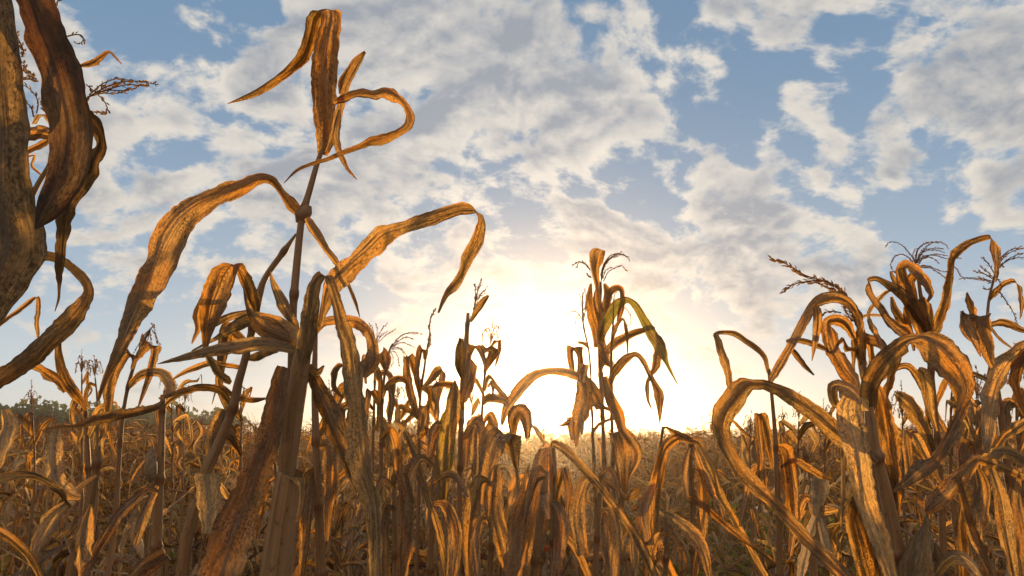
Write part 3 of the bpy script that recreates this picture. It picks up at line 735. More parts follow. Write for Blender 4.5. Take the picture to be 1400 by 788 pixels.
# --- plants whose long leaves cross the lower left
D_ = thing('corn_plant', 'corn plant with a long flat leaf lying across the lower left, pale thin tip', 'corn plant', base_of(225, 700, 1.45))
mstalk(D_, [(212,800,16),(216,700,15),(220,620,12),(223,540,8)], 1.45, 1.45, .4)
mleaf(D_, [(224,546,5),(219,554,8),(200,561,11),(175,566,13),(150,570,15),(125,576,13),(105,583,6),(82,584,5),(57,589,2)], 1.45, 1.15, .6, r0=-30)
mleaf(D_, [(222,560,5),(232,548,8),(250,537,9),(275,531,9),(300,528,3)], 1.45, 1.45, .5)
mleaf(D_, [(216,672,5),(203,668,8),(190,676,11),(175,690,14),(158,710,14),(143,733,12),(125,765,12),(108,805,12)], 1.4, 1.1, .7, r0=40)
mleaf(D_, [(214,664,6),(203,690,14),(193,715,16),(185,745,8)], 1.42, 1.35, .4)
mleaf(D_, [(222,760,6),(228,757,18),(212,766,24),(190,785,24),(170,812,18)], 1.35, 1.2, .8)
mk('ear', [tube(np.array([at(207,612,1.42), at(206,622,1.42), at(206,634,1.42), at(206,648,1.42), at(206,660,1.42)]), [.002,.009,.013,.013,.004], 10, .35)], M_HUSK, D_, D_.location)
G_ = thing('corn_plant', 'corn plant in the bottom left corner with a broad pale torn leaf hanging down', 'corn plant', base_of(120, 800, 1.25))
mstalk(G_, [(96,800,24),(108,745,20),(120,700,16),(130,650,13),(134,610,8)], 1.25, 1.25, .5)
mleaf(G_, [(78,585,12),(74,605,24),(71,630,30),(74,652,30),(84,668,24),(98,676,18),(110,680,6)], 1.2, 1.1, .1, across=10, rag=.12)
mleaf(G_, [(132,650,4),(108,668,8),(98,690,9),(82,672,11),(65,660,10),(45,651,11),(20,650,13),(-20,662,15)], 1.2, .95, .35)
mleaf(G_, [(112,680,5),(90,690,10),(72,705,20),(60,722,24),(50,745,18),(46,768,5)], 1.2, 1.15, .25)
mleaf(G_, [(-30,722,14),(0,728,15),(25,745,14),(42,765,12),(58,800,9)], .9, .95, .6)
mleaf(G_, [(5,560,14),(8,580,24),(6,598,26),(0,618,22),(-6,640,10)], .95, .9, .1)
mleaf(G_, [(124,690,5),(116,720,22),(112,760,20),(110,800,8)], 1.2, 1.15, .5)

# --- leaf arch right behind the pale folded leaf
F_ = thing('corn_plant', 'corn plant with an orange arched leaf ending frayed, just right of the tallest', 'corn plant', base_of(500, 660, 1.5))
mstalk(F_, [(440,800,16),(436,700,14),(432,600,12),(430,520,10),(432,450,6)], 1.5, 1.5, .5)
mleaf(F_, [(432,455,6),(438,443,11),(450,438,13),(475,438,15),(495,445,15),(507,462,14),(510,485,18),(504,503,24),(496,515,10)], 1.5, 1.35, .6)
mleaf(F_, [(508,498,5),(515,505,9),(520,525,7),(518,560,6),(516,590,3)], 1.5, 1.5, .6)
mleaf(F_, [(434,600,5),(452,570,10),(462,545,14),(470,530,16),(478,545,14),(485,575,10)], 1.5, 1.55, .7)
mleaf(F_, [(470,545,3),(457,532,7),(456,512,9),(463,500,8),(472,500,3)], 1.5, 1.5, .5)
mleaf(F_, [(432,612,5),(446,607,18),(452,620,22),(452,660,18),(448,700,12),(447,740,4)], 1.5, 1.4, .6)
mleaf(F_, [(437,640,5),(425,650,16),(420,680,20),(416,730,16),(412,790,8)], 1.5, 1.4, .7)

# --- middle group between the tallest plant and the sun
def simple(name_label, x, ybase, d, stalk, leaves, tass=None, tone=.5, thick=.0013, gr=.007):
    o = thing('corn_plant', name_label, 'corn plant', base_of(x, ybase, d))
    mstalk(o, stalk, d, d, tone)
    for l in leaves:
        tn = rnd.uniform(.3, .8); mleaf(o, l, d-.02, d-rnd.uniform(.05, .25), tn, across=6)
    if tass: mtassel(o, tass, d, d, thick, gr, .6, .009, .06)
    return o
simple('corn plant with an upright spray of tassel, just left of the heavily drooping tassel', 512, 640, 2.4,
       [(508,680,6),(510,600,5),(512,540,4),(513,500,3.5),(514,470,2)],
       [[(512,500,4),(507,485,9),(500,488,10),(498,505,8),(500,525,3)],[(512,520,4),(522,510,8),(532,512,8),(537,530,9),(534,550,5),(530,575,2)],[(510,560,4),(500,550,8),(490,556,8),(484,575,3)],[(511,590,5),(520,575,14),(528,600,14),(530,640,6)]],
       [[(514,470),(518,458),(523,449),(529,443)],[(514,470),(511,455),(508,445)],[(514,470),(516,452),(515,444)],[(514,472),(524,462),(533,455),(540,451)],[(514,470),(521,460),(530,452)],[(514,468),(509,452),(505,443)]])
simple('corn plant with a heavy tassel arching over to the right like a plume', 527, 640, 2.3,
       [(520,690,7),(521,620,6),(522,570,5),(524,530,4.5),(528,500,4),(533,478,3),(537,470,2.5)],
       [[(526,505,4),(520,488,10),(524,480,10),(530,492,10),(528,510,4)],[(523,535,4),(535,522,9),(548,518,9),(556,524,4)],[(521,560,5),(512,540,10),(505,535,10),(502,560,7),(500,585,3)],[(521,600,5),(532,590,16),(540,610,18),(543,650,8)],[(522,545,4),(530,530,7),(536,548,8),(533,580,3)]],
       [[(535,475),(545,462),(558,456),(575,457)],[(535,476),(546,466),(556,461),(566,464)],[(535,478),(544,470),(556,470),(567,476)],[(535,478),(544,475),(551,482),(554,494)],[(535,480),(541,482),(545,492),(546,502)],[(534,480),(537,488),(537,497),(533,504)],[(534,482),(528,490),(522,496)],[(536,474),(548,459),(562,455),(572,455)],[(535,478),(549,478),(556,488),(557,500)]])
simple('corn plant with a tall straight wisp of tassel reaching the long arched leaf tip', 575, 640, 2.2,
       [(572,690,6),(573,620,5),(573,570,4.5),(576,530,4),(580,505,3.5),(583,480,3)],
       [[(581,492,4),(582,482,8),(575,476,10),(572,488,8),(571,505,6),(572,525,3)],[(574,545,4),(570,520,8),(566,500,12),(560,488,12),(556,490,9),(557,510,10),(561,535,11),(567,556,10),(572,575,4)],[(577,532,4),(588,520,9),(597,508,12),(605,506,10,60),(605,518,9),(600,540,7),(594,570,3)],
        [(574,560,4),(580,555,12),(578,575,12),(575,590,4)],[(573,600,5),(582,585,14),(590,590,14),(592,620,6)],[(586,560,3),(588,540,7),(586,530,3)],[(574,575,4),(560,562,8),(547,556,8),(543,572,8),(550,590,4)]],
       [[(583,480),(587,460),(588,440),(594,422)],[(583,480),(586,465),(588,455),(587,446)],[(584,478),(588,472),(587,460)],[(574,540),(576,520),(579,508)],[(583,485),(586,470),(589,462),(589,456)],[(586,450),(589,436),(595,424)]], .6, .0020, .008)
simple('corn plant with a thick blunt broken stalk topped by a small blade and tassel', 636, 640, 2.1,
       [(628,700,9),(630,600,9),(632,540,10),(635,500,11),(638,460,8),(640,428,5)],
       [[(634,520,6),(629,500,14),(629,480,12),(631,463,6)],[(641,470,4),(641,480,6),(640,500,8),(637,530,6)],[(643,440,4),(652,426,8),(660,413,9),(668,404,3)],[(638,500,4),(646,475,8),(655,476,8),(662,492,7),(664,505,3)],[(634,560,5),(620,530,10),(600,526,8),(590,531,3)],[(634,600,6),(650,580,22),(656,610,24),(652,650,10)],[(640,490,5),(645,500,14),(640,530,14),(634,550,6)]],
       [[(641,445),(647,425),(651,405),(657,383)],[(648,420),(654,405),(661,398)],[(649,415),(650,400),(649,388)],[(648,425),(655,408),(666,392)],[(649,418),(653,398),(660,388)],[(650,410),(654,395),(659,382)],[(648,424),(652,410),(662,402)]])
q = simple('corn plant blade with a green streak standing upright left of the sun', 614, 640, 2.0, [(606,720,9),(612,640,8),(618,580,6)], [[(606,640,6),(600,660,14),(590,690,12),(584,730,4)],[(612,590,4),(600,580,12),(592,600,14),(586,640,6)]])
mleaf(q, [(604,690,10),(607,640,20),(612,596,23),(617,568,22),(621,540,17),(622,520,2)], 1.95, 1.9, .5, M_TINGED, r0=0, r1=0)
simple('corn plant with a small fountain tassel and a hooked leaf, nearest left of the sun', 660, 640, 2.2,
       [(655,690,6),(657,600,5),(660,550,4.5),(662,520,4),(666,495,3.5),(670,475,2.5)],
       [[(662,510,4),(668,495,11),(676,482,12),(670,477,8),(664,480,8),(658,472,4)],[(670,478,3),(676,468,5),(683,466,6),(683,478,6),(680,492,4),(676,505,1)],[(662,535,4),(668,515,7),(678,528,7),(688,540,8),(693,545,5)],[(659,555,4),(665,545,12),(680,545,12),(692,550,8),(694,558,3)],
        [(661,540,4),(652,522,6),(645,515,7),(642,530,5),(643,548,2)],[(657,590,5),(668,570,16),(672,595,18),(668,630,8)],[(658,570,4),(648,575,12),(640,600,14),(636,640,6)],[(668,530,3),(670,522,5),(674,532,4),(672,542,3),(668,536,2)]],
       [[(670,478),(671,460),(673,445),(675,434)],[(671,466),(665,452),(660,455),(660,468)],[(671,464),(676,448),(682,450),(683,462)],[(671,468),(678,455),(682,462)],[(671,462),(668,450),(663,451),(661,460)],[(672,458),(678,446),(681,447)],[(671,470),(674,458),(679,460),(680,466)]])
simple('corn plant with a broad hood-like folded leaf, below and left of the sun', 690, 700, 1.8,
       [(716,790,9),(712,720,8),(708,660,7),(704,620,6),(698,590,5)],
       [[(706,640,6),(700,612,24),(690,592,34,20),(678,600,36,10),(670,625,30),(664,655,18),(660,690,8)],[(702,600,5),(702,575,18),(709,562,22),(718,572,18),(721,592,10),(720,600,3)],[(710,690,6),(722,640,12),(720,690,16),(700,760,18),(690,800,10)],[(712,720,6),(728,690,18),(735,730,22),(726,790,14)]])

# --- the group in front of the sun
S_ = thing('corn_plant', 'dark backlit corn plant beside the sun with a green and yellow arched leaf', 'corn plant', base_of(826, 660, 2.35))
mstalk(S_, [(828,720,8),(827,650,7),(825,600,7),(822,530,8),(820,480,7),(820,445,6),(821,395,4.5),(821,385,3)], 2.35, 2.35, .6)
mleaf(S_, [(820,420,4),(817,392,7),(814,372,11),(815,358,18),(817,347,21),(821,341,13,20)], 2.34, 2.32, .6, r0=0, r1=0)
mleaf(S_, [(819,475,16),(816,450,17),(810,432,15),(806,408,10),(808,388,3)], 2.33, 2.33, .6)
mleaf(S_, [(821,445,6),(820,428,12),(816,407,10),(817,390,3)], 2.32, 2.32, .7)
mleaf(S_, [(824,432,4),(827,420,10),(831,402,12),(826,388,3)], 2.33, 2.3, .6)
mleaf(S_, [(830,418,4),(833,402,8),(842,394,10),(850,397,7),(851,412,7),(848,428,8),(844,440,3)], 2.3, 2.25, .7)
mleaf(S_, [(821,468,8),(823,455,14),(828,440,19),(838,424,18),(849,413,13),(860,411,8),(870,420,10),(880,437,12),(890,455,15),(900,470,17),(906,482,14),(911,495,6),(917,508,4),(927,527,1)], 2.33, 2.1, .2, M_GREENISH, r0=-10, r1=10, fold=.1)
mleaf(S_, [(821,505,6),(828,485,11),(838,472,12),(852,463,12),(870,455,9),(885,451,8),(896,452,10,70),(899,465,11),(899,482,13),(896,500,11),(890,512,6),(886,520,5),(884,532,6),(886,548,4),(892,562,1)], 2.32, 2.15, .4)
mleaf(S_, [(822,470,10),(828,490,14),(836,500,10),(838,505,4)], 2.3, 2.3, .6)
mleaf(S_, [(820,560,12),(815,545,16),(806,528,18),(797,516,12),(790,510,4)], 2.3, 2.25, .7)
S2 = thing('corn_plant', 'slim backlit corn plant whose leaf droops into a crossed tip, right of the sun', 'corn plant', base_of(838, 660, 2.2))
mstalk(S2, [(840,720,7),(838,650,6),(837,600,5.5),(836,530,6),(836,480,4),(838,445,3),(839,410,2)], 2.25, 2.25, .6)
mleaf(S2, [(834,530,5),(838,514,10),(849,498,13),(860,489,10),(870,485,7),(880,495,7),(887,510,6),(896,527,9),(901,541,14),(902,556,9),(902,580,1)], 2.25, 2.05, .5)
mleaf(S2, [(836,472,3),(840,452,7),(851,436,4),(856,450,5),(858,470,3),(858,487,1)], 2.25, 2.2, .5)
mleaf(S2, [(826,515,9),(834,545,15),(845,566,17),(851,587,13),(861,598,15),(871,615,13),(870,632,10),(860,652,4)], 2.25, 2.1, .7)
mleaf(S2, [(838,600,5),(842,590,20),(850,620,24),(852,660,14),(848,700,6)], 2.2, 2.1, .6)
mtassel(S2, [[(839,412),(840,405),(842,400)],[(846,420),(855,422),(862,432),(862,442),(857,446)]], 2.25, 2.2, .0014, .006, .6, .009)
S3 = thing('corn_plant', 'thin corn plant carrying a wide arch of leaf over the sun', 'corn plant', base_of(806, 660, 2.3))
mstalk(S3, [(815,720,6),(812,640,5),(810,580,4.5),(808,520,3.5),(805,480,3),(797,440,2.5),(797,400,2)], 2.3, 2.3, .6)
mleaf(S3, [(806,520,5),(795,516,11),(785,513,13),(772,509,12),(750,508,10),(730,514,14),(715,527,16),(700,547,14),(691,563,11),(686,582,4)], 2.28, 2.05, .5, r0=10, r1=-10)
mleaf(S3, [(788,610,4),(788,588,12),(793,567,24),(797,545,22),(797,522,19),(794,503,10),(792,485,9),(787,475,18,0),(780,478,11,10),(781,495,9),(784,512,5)], 2.25, 2.28, .8)
mleaf(S3, [(796,520,10),(798,506,14),(800,498,12)], 2.25, 2.25, .6)
mleaf(S3, [(786,580,5),(778,578,9),(770,581,5),(760,583,1)], 2.25, 2.2, .7)
mleaf(S3, [(778,570,10),(780,585,9),(784,602,6)], 2.25, 2.2, .7)
mleaf(S3, [(793,565,6),(795,580,9),(796,594,3)], 2.25, 2.2, .7)
mleaf(S3, [(806,553,5),(822,556,6),(836,562,4)], 2.28, 2.28, .6)
mleaf(S3, [(809,592,5),(820,580,5),(836,573,4)], 2.28, 2.28, .6)
mleaf(S3, [(806,478,3),(800,470,5),(790,468,4)], 2.3, 2.3, .6)
mtassel(S3, [[(797,445),(800,425),(801,410),(799,394)],[(797,440),(790,428),(782,426),(775,432)],[(797,440),(792,432),(788,434),(787,442)],[(798,430),(795,415),(793,403)],[(798,425),(803,410),(804,402)],[(797,435),(802,420)],[(798,415),(796,405),(800,396)]], 2.3, 2.3, .0014, .006, .6, .008)
mtassel(S_, [[(822,385),(823,368),(832,352),(845,347),(855,350),(861,357)],[(822,385),(825,366),(834,354),(846,350)],[(822,383),(824,372),(829,360),(838,351),(848,346)],[(825,385),(832,372),(842,366),(851,364),(856,370)],[(807,370),(800,361),(792,359),(788,366)],[(807,368),(797,359),(788,360),(782,364)],[(809,380),(804,376)],[(824,382),(828,370),(836,366)],[(823,380),(826,362),(836,352),(850,348),(858,352)]], 2.35, 2.3, .0017, .008, .7, .006)

# --- leaning stalks of the middle foreground
simple('corn plant with a long pale leaf falling diagonally, right under the sun', 757, 720, 1.6,
       [(757,800,15),(757,740,14),(758,690,13),(757,650,11),(756,612,8)],
       [[(755,612,7),(757,606,10),(775,617,14),(790,632,11),(810,655,11),(830,680,11),(850,705,12),(870,735,12),(885,765,12),(900,805,12)],
        [(754,620,6),(743,618,14),(735,640,16),(728,690,16),(716,740,18),(700,800,20)],[(750,612,8),(748,640,16),(747,680,16),(750,710,6)],
        [(764,720,5),(775,735,8),(790,755,9),(805,790,10)],[(760,690,5),(768,650,14),(772,640,12),(778,670,10),(776,700,4)],[(752,700,5),(742,690,18),(740,720,16),(734,760,8)]])
simple('stalk of corn in the gap with a torn grey leaf slung over to the right', 906, 700, 1.9,
       [(890,800,8),(893,720,8),(897,660,7),(902,620,5),(906,583,4)],
       [[(905,600,3),(909,585,3),(920,591,8),(932,598,11),(945,603,9),(955,605,9),(963,621,9),(976,646,11),(985,677,11),(1000,703,10),(1020,741,10),(1046,790,10)],
        [(946,603,5),(935,597,9),(920,603,14),(909,615,14),(903,636,15),(897,666,18),(893,700,17),(898,740,14),(920,790,12)],[(895,660,5),(888,672,14),(880,700,14),(886,740,8)]])
simple('single straight stalk of corn with a dark folded leaf in the open gap', 946, 720, 1.9,
       [(947,800,9),(947,740,9),(946,680,8),(944,630,7),(945,606,7)],
       [[(944,612,5),(938,630,8),(936,655,8),(940,680,4)],[(940,680,5),(952,686,9),(965,694,9),(987,713,10),(1012,733,10),(1035,751,7),(1060,770,3)],[(948,640,5),(958,650,14),(964,690,16),(958,740,12),(950,790,6)],[(948,610,4),(960,640,8),(970,665,12),(976,680,6)]])
simple('leaning bare stalk of corn crossing the gap on the left', 860, 720, 2.1,
       [(862,800,7),(850,740,6),(838,690,6),(826,650,5),(820,640,4)],
       [[(826,655,4),(832,660,10),(845,670,8),(856,681,8),(868,676,12),(876,668,3)],[(838,690,4),(832,700,14),(828,740,14),(832,780,6)],[(850,740,4),(862,720,12),(868,760,12),(864,800,6)]])

simple('corn plant with two broad orange hanging blades, left of the diagonal pale leaf', 735, 760, 1.45,
       [(728,800,13),(735,740,12),(742,690,11),(747,645,9)],
       [[(745,652,6),(728,660,16),(712,700,22),(702,750,24),(694,805,18)],[(746,690,5),(758,690,14),(767,710,20),(766,750,18),(758,800,12)],[(747,648,4),(738,640,8),(730,650,10),(722,680,8),(716,720,3)]])
simple('corn plant with one wide curtain-like blade, under the hood-like leaf', 672, 760, 1.5,
       [(668,800,11),(672,740,10),(676,680,8),(679,636,6)],
       [[(679,636,6),(677,655,20),(674,692,25),(684,735,23),(700,800,14)],[(676,664,5),(656,656,14),(645,690,20),(640,745,16),(642,800,8)],[(674,720,5),(660,710,12),(650,740,14),(655,790,8)]])
simple('corn plant crossed by a thin slanting leaf, low, left of the green streaked blade', 590, 760, 1.55,
       [(586,800,11),(590,730,10),(592,670,8),(596,625,6)],
       [[(595,640,5),(576,626,12),(561,650,20),(556,700,18),(560,765,8)],[(590,690,5),(608,690,14),(622,730,20),(618,800,14)],[(538,576,3),(553,590,8),(568,625,9),(584,680,9),(600,725,9),(614,800,8)],[(592,660,4),(612,648,10),(626,655,9),(640,680,4)]])
simple('corn plant with paired short drooping blades, right of the diagonal pale leaf', 816, 760, 1.6,
       [(812,800,10),(816,740,9),(819,690,8),(822,646,6)],
       [[(820,660,5),(802,658,14),(790,700,22),(796,760,16)],[(818,700,5),(835,698,14),(843,740,20),(838,800,12)],[(821,650,4),(832,642,8),(842,655,9),(846,680,4)]])
simple('corn plant leaning low with an orange blade, at the foot of the open gap', 935, 790, 1.7,
       [(906,830,10),(910,780,9),(911,730,7),(910,700,5)],
       [[(910,702,6),(928,714,16),(948,732,21),(962,756,16),(970,790,6)],[(911,730,5),(898,735,14),(888,770,16),(884,810,8)]])
simple('corn plant in the lower left centre with a pale split blade', 545, 790, 1.35,
       [(540,820,13),(541,760,12),(540,700,10),(538,650,7)],
       [[(539,655,6),(548,650,14),(556,690,20),(553,750,18),(548,810,10)],[(540,700,5),(530,690,12),(524,720,16),(526,790,10)],[(539,668,5),(525,655,10),(516,675,9),(514,710,3)]])

# --- big plant right of centre, its leaves loop wide
Rp = thing('corn_plant', 'large corn plant with a broad looping leaf on each side, right foreground', 'corn plant', base_of(1224, 800, 1.02))
mstalk(Rp, [(1232,840,28),(1225,770,26),(1213,700,24),(1203,650,20),(1194,610,16),(1189,570,13),(1186,545,10)], 1.02, 1.04, .5)
mleaf(Rp, [(1187,556,16),(1188,532,25),(1199,508,29),(1217,486,27),(1235,472,24),(1248,465,24,135),(1262,463,32,143),(1282,475,44,145),(1301,494,47,144),(1315,513,38,141),(1321,531,26,160),(1316,557,31,140),(1301,588,39,143),(1285,614,41,140),(1262,640,28),(1240,659,16),(1221,672,4)], 1.03, .86, .6, across=12, r0=-25, r1=25, fold=.10)
mleaf(Rp, [(1200,632,12),(1178,612,22),(1150,596,27),(1125,574,25),(1100,555,22),(1075,539,19),(1050,528,14),(1034,526,17,60),(1020,527,25,53),(1006,543,32,45),(994,559,35,35),(988,574,33,29),(987,589,26,17),(992,604,19),(1001,624,20),(1014,645,22),(1034,665,20),(1052,682,17),(1075,706,17),(1100,732,18),(1128,760,20),(1170,805,22)], 1.02, .92, .45, across=10, r0=15, r1=-25)
mleaf(Rp, [(1182,562,14,0),(1176,548,24,0),(1164,545,31,0),(1160,562,34,0),(1164,585,37),(1170,612,36),(1175,641,35),(1180,666,32),(1187,691,30),(1196,716,29),(1206,745,26),(1222,800,16)], .99, .90, .1, across=10, r0=0, r1=-10, fold=.08)
mleaf(Rp, [(1193,560,6),(1200,530,18),(1208,560,26),(1213,590,28),(1218,620,24),(1223,650,20),(1226,690,14),(1227,725,6)], 1.06, 1.1, .85)
mleaf(Rp, [(1183,560,8),(1168,540,22),(1152,530,24),(1139,530,16),(1140,548,14),(1150,560,6)], 1.05, 1.1, .25)
mleaf(Rp, [(1202,640,8),(1178,625,16),(1160,610,16),(1140,590,8)], 1.05, 1.1, .8)
mleaf(Rp, [(1178,660,6),(1168,700,22),(1176,740,28),(1190,790,30),(1196,830,20)], 1.06, 1.1, .75)
mleaf(Rp, [(1150,720,4),(1152,690,6),(1153,650,6),(1153,612,8),(1150,625,3)], 1.0, 1.0, .05)
mleaf(Rp, [(1232,470,6),(1228,490,10),(1220,512,11),(1212,540,11),(1206,560,5)], 1.05, 1.1, .7)

# --- snapped strap plant left of it
Q_ = thing('corn_plant', 'corn plant with a strap leaf bent to a sharp corner, left of the loops', 'corn plant', base_of(1064, 700, 1.55))
mstalk(Q_, [(1066,800,10),(1065,720,9),(1062,650,8),(1060,600,7),(1056,550,6),(1051,505,5.5)], 1.55, 1.55, .5)
mleaf(Q_, [(1051,510,5),(1045,488,7),(1032,475,8),(1020,467,8),(1005,457,8),(990,455,6,80),(979,457,7,20),(983,467,10),(988,485,11),(995,505,12),(998,530,7)], 1.55, 1.42, .45)
mleaf(Q_, [(1056,640,5),(1050,600,12),(1043,570,14),(1036,568,10),(1038,600,12),(1042,640,12),(1044,690,10)], 1.52, 1.45, .7)
mleaf(Q_, [(1062,610,6),(1074,615,20),(1080,645,22),(1085,685,20),(1087,730,10)], 1.55, 1.5, .8)
mleaf(Q_, [(1064,640,4),(1085,630,8),(1105,640,9),(1125,652,8),(1143,659,4)], 1.55, 1.5, .6)
mleaf(Q_, [(1048,660,4),(1040,640,12),(1028,650,12),(1020,680,10),(1012,720,4)], 1.55, 1.45, .4)

# --- the tall cluster behind
K_ = thing('corn_plant', 'corn plant with the thick furry tassel leaning far left over an arched leaf', 'corn plant', base_of(1182, 640, 1.45))
mstalk(K_, [(1196,760,12),(1190,650,11),(1184,580,9),(1182,520,8),(1180,480,7),(1175,450,5),(1166,425,4)], 1.45, 1.45, .5)
mleaf(K_, [(1182,500,10),(1178,470,12),(1178,445,12),(1168,422,13),(1155,410,14),(1138,406,16),(1124,409,16),(1112,418,14),(1102,435,14),(1090,457,13),(1077,480,12),(1064,502,13),(1054,520,8),(1048,530,3)], 1.45, 1.25, .5, across=8)
mleaf(K_, [(1181,520,8),(1177,490,12),(1173,470,10),(1176,445,8),(1180,433,5),(1200,431,4),(1222,437,2)], 1.44, 1.5, .1)
mleaf(K_, [(1176,475,5),(1166,458,10),(1158,445,15),(1146,438,17),(1133,440,13,40),(1134,452,20,0),(1138,472,24,5),(1147,490,22),(1157,507,22),(1168,523,18),(1174,540,6)], 1.46, 1.35, .7)
mleaf(K_, [(1182,505,4),(1170,480,8),(1158,478,9),(1152,465,8),(1137,482,5),(1130,478,6),(1115,472,8),(1095,466,8),(1076,467,5),(1080,475,5),(1087,483,8),(1100,500,7),(1113,513,2)], 1.46, 1.3, .6)
mleaf(K_, [(1112,417,4),(1117,424,11),(1118,440,13),(1115,465,9),(1110,494,1)], 1.3, 1.3, .6)
mleaf(K_, [(1174,455,6),(1184,462,14),(1200,467,14),(1210,476,10),(1211,488,3)], 1.44, 1.4, .6)
mleaf(K_, [(1166,465,5),(1168,480,8),(1167,500,5),(1169,530,3)], 1.46, 1.46, .6)
mleaf(K_, [(1184,460,4),(1190,475,10),(1193,495,8),(1192,515,3)], 1.47, 1.5, .7)
sp = []
for ln, g in (([(1168,428),(1160,412),(1148,398),(1135,388),(1118,382),(1100,376),(1085,367),(1070,359),(1056,355)], .011), ([(1160,412),(1146,402),(1130,392),(1112,386)], .010), ([(1162,414),(1150,396),(1138,388),(1124,383)], .010),
              ([(1118,383),(1105,385),(1092,387),(1080,392),(1071,400)], .009), ([(1168,432),(1158,420),(1150,408),(1140,398)], .010), ([(1165,440),(1158,428),(1152,414)], .010), ([(1150,428),(1140,426),(1130,427),(1123,431)], .008), ([(1170,445),(1166,430),(1158,416),(1146,404)], .010)):
    xy = crom(np.array(ln, float), 6); j = rnd.uniform(-.03, .03)
    sp += spike(np.array([at(a_[0], a_[1], 1.45+j*k2/len(xy)) for k2, a_ in enumerate(xy)]), .0016, .8, g, .0038)
mk('tassel', sp, M_TASSEL, K_, K_.location)

J_ = thing('corn_plant', 'corn plant with a crumpled top of folded leaves under a wiry curling tassel', 'corn plant', base_of(1262, 640, 1.5))
mstalk(J_, [(1290,760,12),(1285,650,10),(1278,560,9),(1272,500,9),(1266,450,8),(1258,400,6),(1253,362,4)], 1.5, 1.5, .6)
mleaf(J_, [(1268,455,14),(1258,432,20),(1245,413,19),(1228,398,14),(1212,388,10),(1198,381,7),(1188,384,7,80),(1187,396,9),(1197,413,10),(1210,433,11),(1223,446,15),(1238,458,18),(1250,466,8)], 1.49, 1.35, .55)
mleaf(J_, [(1226,395,3),(1212,400,5),(1200,412,6),(1189,426,5),(1188,434,5),(1193,447,8),(1202,462,8),(1210,482,4)], 1.47, 1.4, .2)
mleaf(J_, [(1264,470,12),(1256,440,20),(1245,412,22),(1236,388,18),(1232,368,14),(1240,361,13,80),(1252,367,17),(1262,380,13),(1270,391,11),(1273,404,9),(1268,413,3)], 1.5, 1.42, .6)
mleaf(J_, [(1255,420,6),(1248,402,14),(1244,386,18),(1250,375,10)], 1.48, 1.46, .8)
mleaf(J_, [(1236,400,4),(1228,390,8),(1222,382,7),(1218,372,4),(1226,372,5),(1232,380,3)], 1.5, 1.48, .5)
mleaf(J_, [(1245,470,6),(1238,450,12),(1230,435,12),(1222,420,10),(1219,406,4)], 1.5, 1.46, .7)
mleaf(J_, [(1250,480,4),(1246,455,8),(1240,435,8),(1236,420,3)], 1.5, 1.46, .8)
mleaf(J_, [(1268,465,8),(1270,440,14),(1266,420,18),(1258,408,10)], 1.5, 1.45, .6)
mleaf(J_, [(1266,475,8),(1280,450,14),(1290,425,15),(1297,400,13),(1299,375,10),(1303,353,11),(1315,340,12),(1330,331,9),(1345,326,8),(1355,325,7,60),(1359,336,12,0),(1361,350,13,0),(1362,368,8),(1361,386,2)], 1.5, 1.35, .55, r0=10, r1=10)
mleaf(J_, [(1276,560,5),(1262,530,10),(1250,508,10),(1238,500,9),(1222,506,7),(1205,520,4)], 1.48, 1.4, .6)
mleaf(J_, [(1281,590,5),(1272,560,14),(1268,530,18),(1262,510,14),(1255,505,6)], 1.45, 1.4, .4)
mleaf(J_, [(1278,560,5),(1290,530,10),(1300,520,12),(1310,540,12),(1312,570,6)], 1.52, 1.55, .8)
mleaf(J_, [(1285,640,5),(1270,600,14),(1258,575,20),(1245,555,22),(1232,542,14),(1224,538,6)], 1.4, 1.3, .35)
mleaf(J_, [(1286,660,5),(1262,620,18),(1252,600,20),(1240,590,14),(1240,620,14),(1244,660,6)], 1.45, 1.35, .5)
mtassel(J_, [[(1252,365),(1252,352),(1254,342),(1262,334),(1270,333)],[(1252,362),(1246,350),(1236,338),(1224,331),(1214,333),(1211,339)],[(1250,362),(1242,352),(1232,348),(1222,352),(1218,362),(1219,369)],[(1252,358),(1262,345),(1278,342),(1292,346)],
             [(1252,360),(1264,350),(1280,350),(1295,354),(1312,353)],[(1253,360),(1266,338),(1280,331),(1292,334),(1297,341)],[(1254,364),(1262,354),(1272,352),(1280,356),(1283,361)],[(1256,366),(1270,366),(1284,374),(1295,383)],[(1256,364),(1268,364),(1284,370),(1303,374)],
             [(1252,356),(1256,340),(1268,332),(1284,332)],[(1253,358),(1260,344),(1274,340),(1290,340)],[(1300,362),(1308,368),(1314,378),(1326,381),(1345,384)],[(1252,360),(1248,348),(1252,340)],[(1254,360),(1268,350),(1284,348),(1296,350)]], 1.5, 1.45, .0011, .0045, .8, .005)

N_ = thing('corn_plant', 'corn plant at the right edge with a feathery tassel and thin looped top leaves', 'corn plant', base_of(1345, 640, 1.4))
mstalk(N_, [(1385,700,12),(1372,600,11),(1362,530,10),(1352,470,8),(1350,440,5),(1352,410,4),(1358,385,3.5),(1362,368,3)], 1.4, 1.4, .7)
mleaf(N_, [(1352,412,4),(1362,399,9),(1375,388,7),(1388,385,6,70),(1394,398,7),(1396,420,6),(1394,437,1)], 1.4, 1.35, .7)
mleaf(N_, [(1352,446,5),(1367,441,10),(1382,445,11),(1396,451,8),(1415,458,4)], 1.4, 1.35, .7)
mleaf(N_, [(1354,445,4),(1358,452,4),(1367,463,4),(1382,475,3),(1393,483,1)], 1.4, 1.35, .6)
mleaf(N_, [(1328,440,6),(1331,428,12),(1327,415,10),(1322,400,3)], 1.38, 1.38, .7)
mleaf(N_, [(1346,455,6),(1332,436,12),(1320,429,18,30),(1316,436,20,10),(1321,450,17),(1331,467,12),(1341,488,2)], 1.38, 1.3, .6)
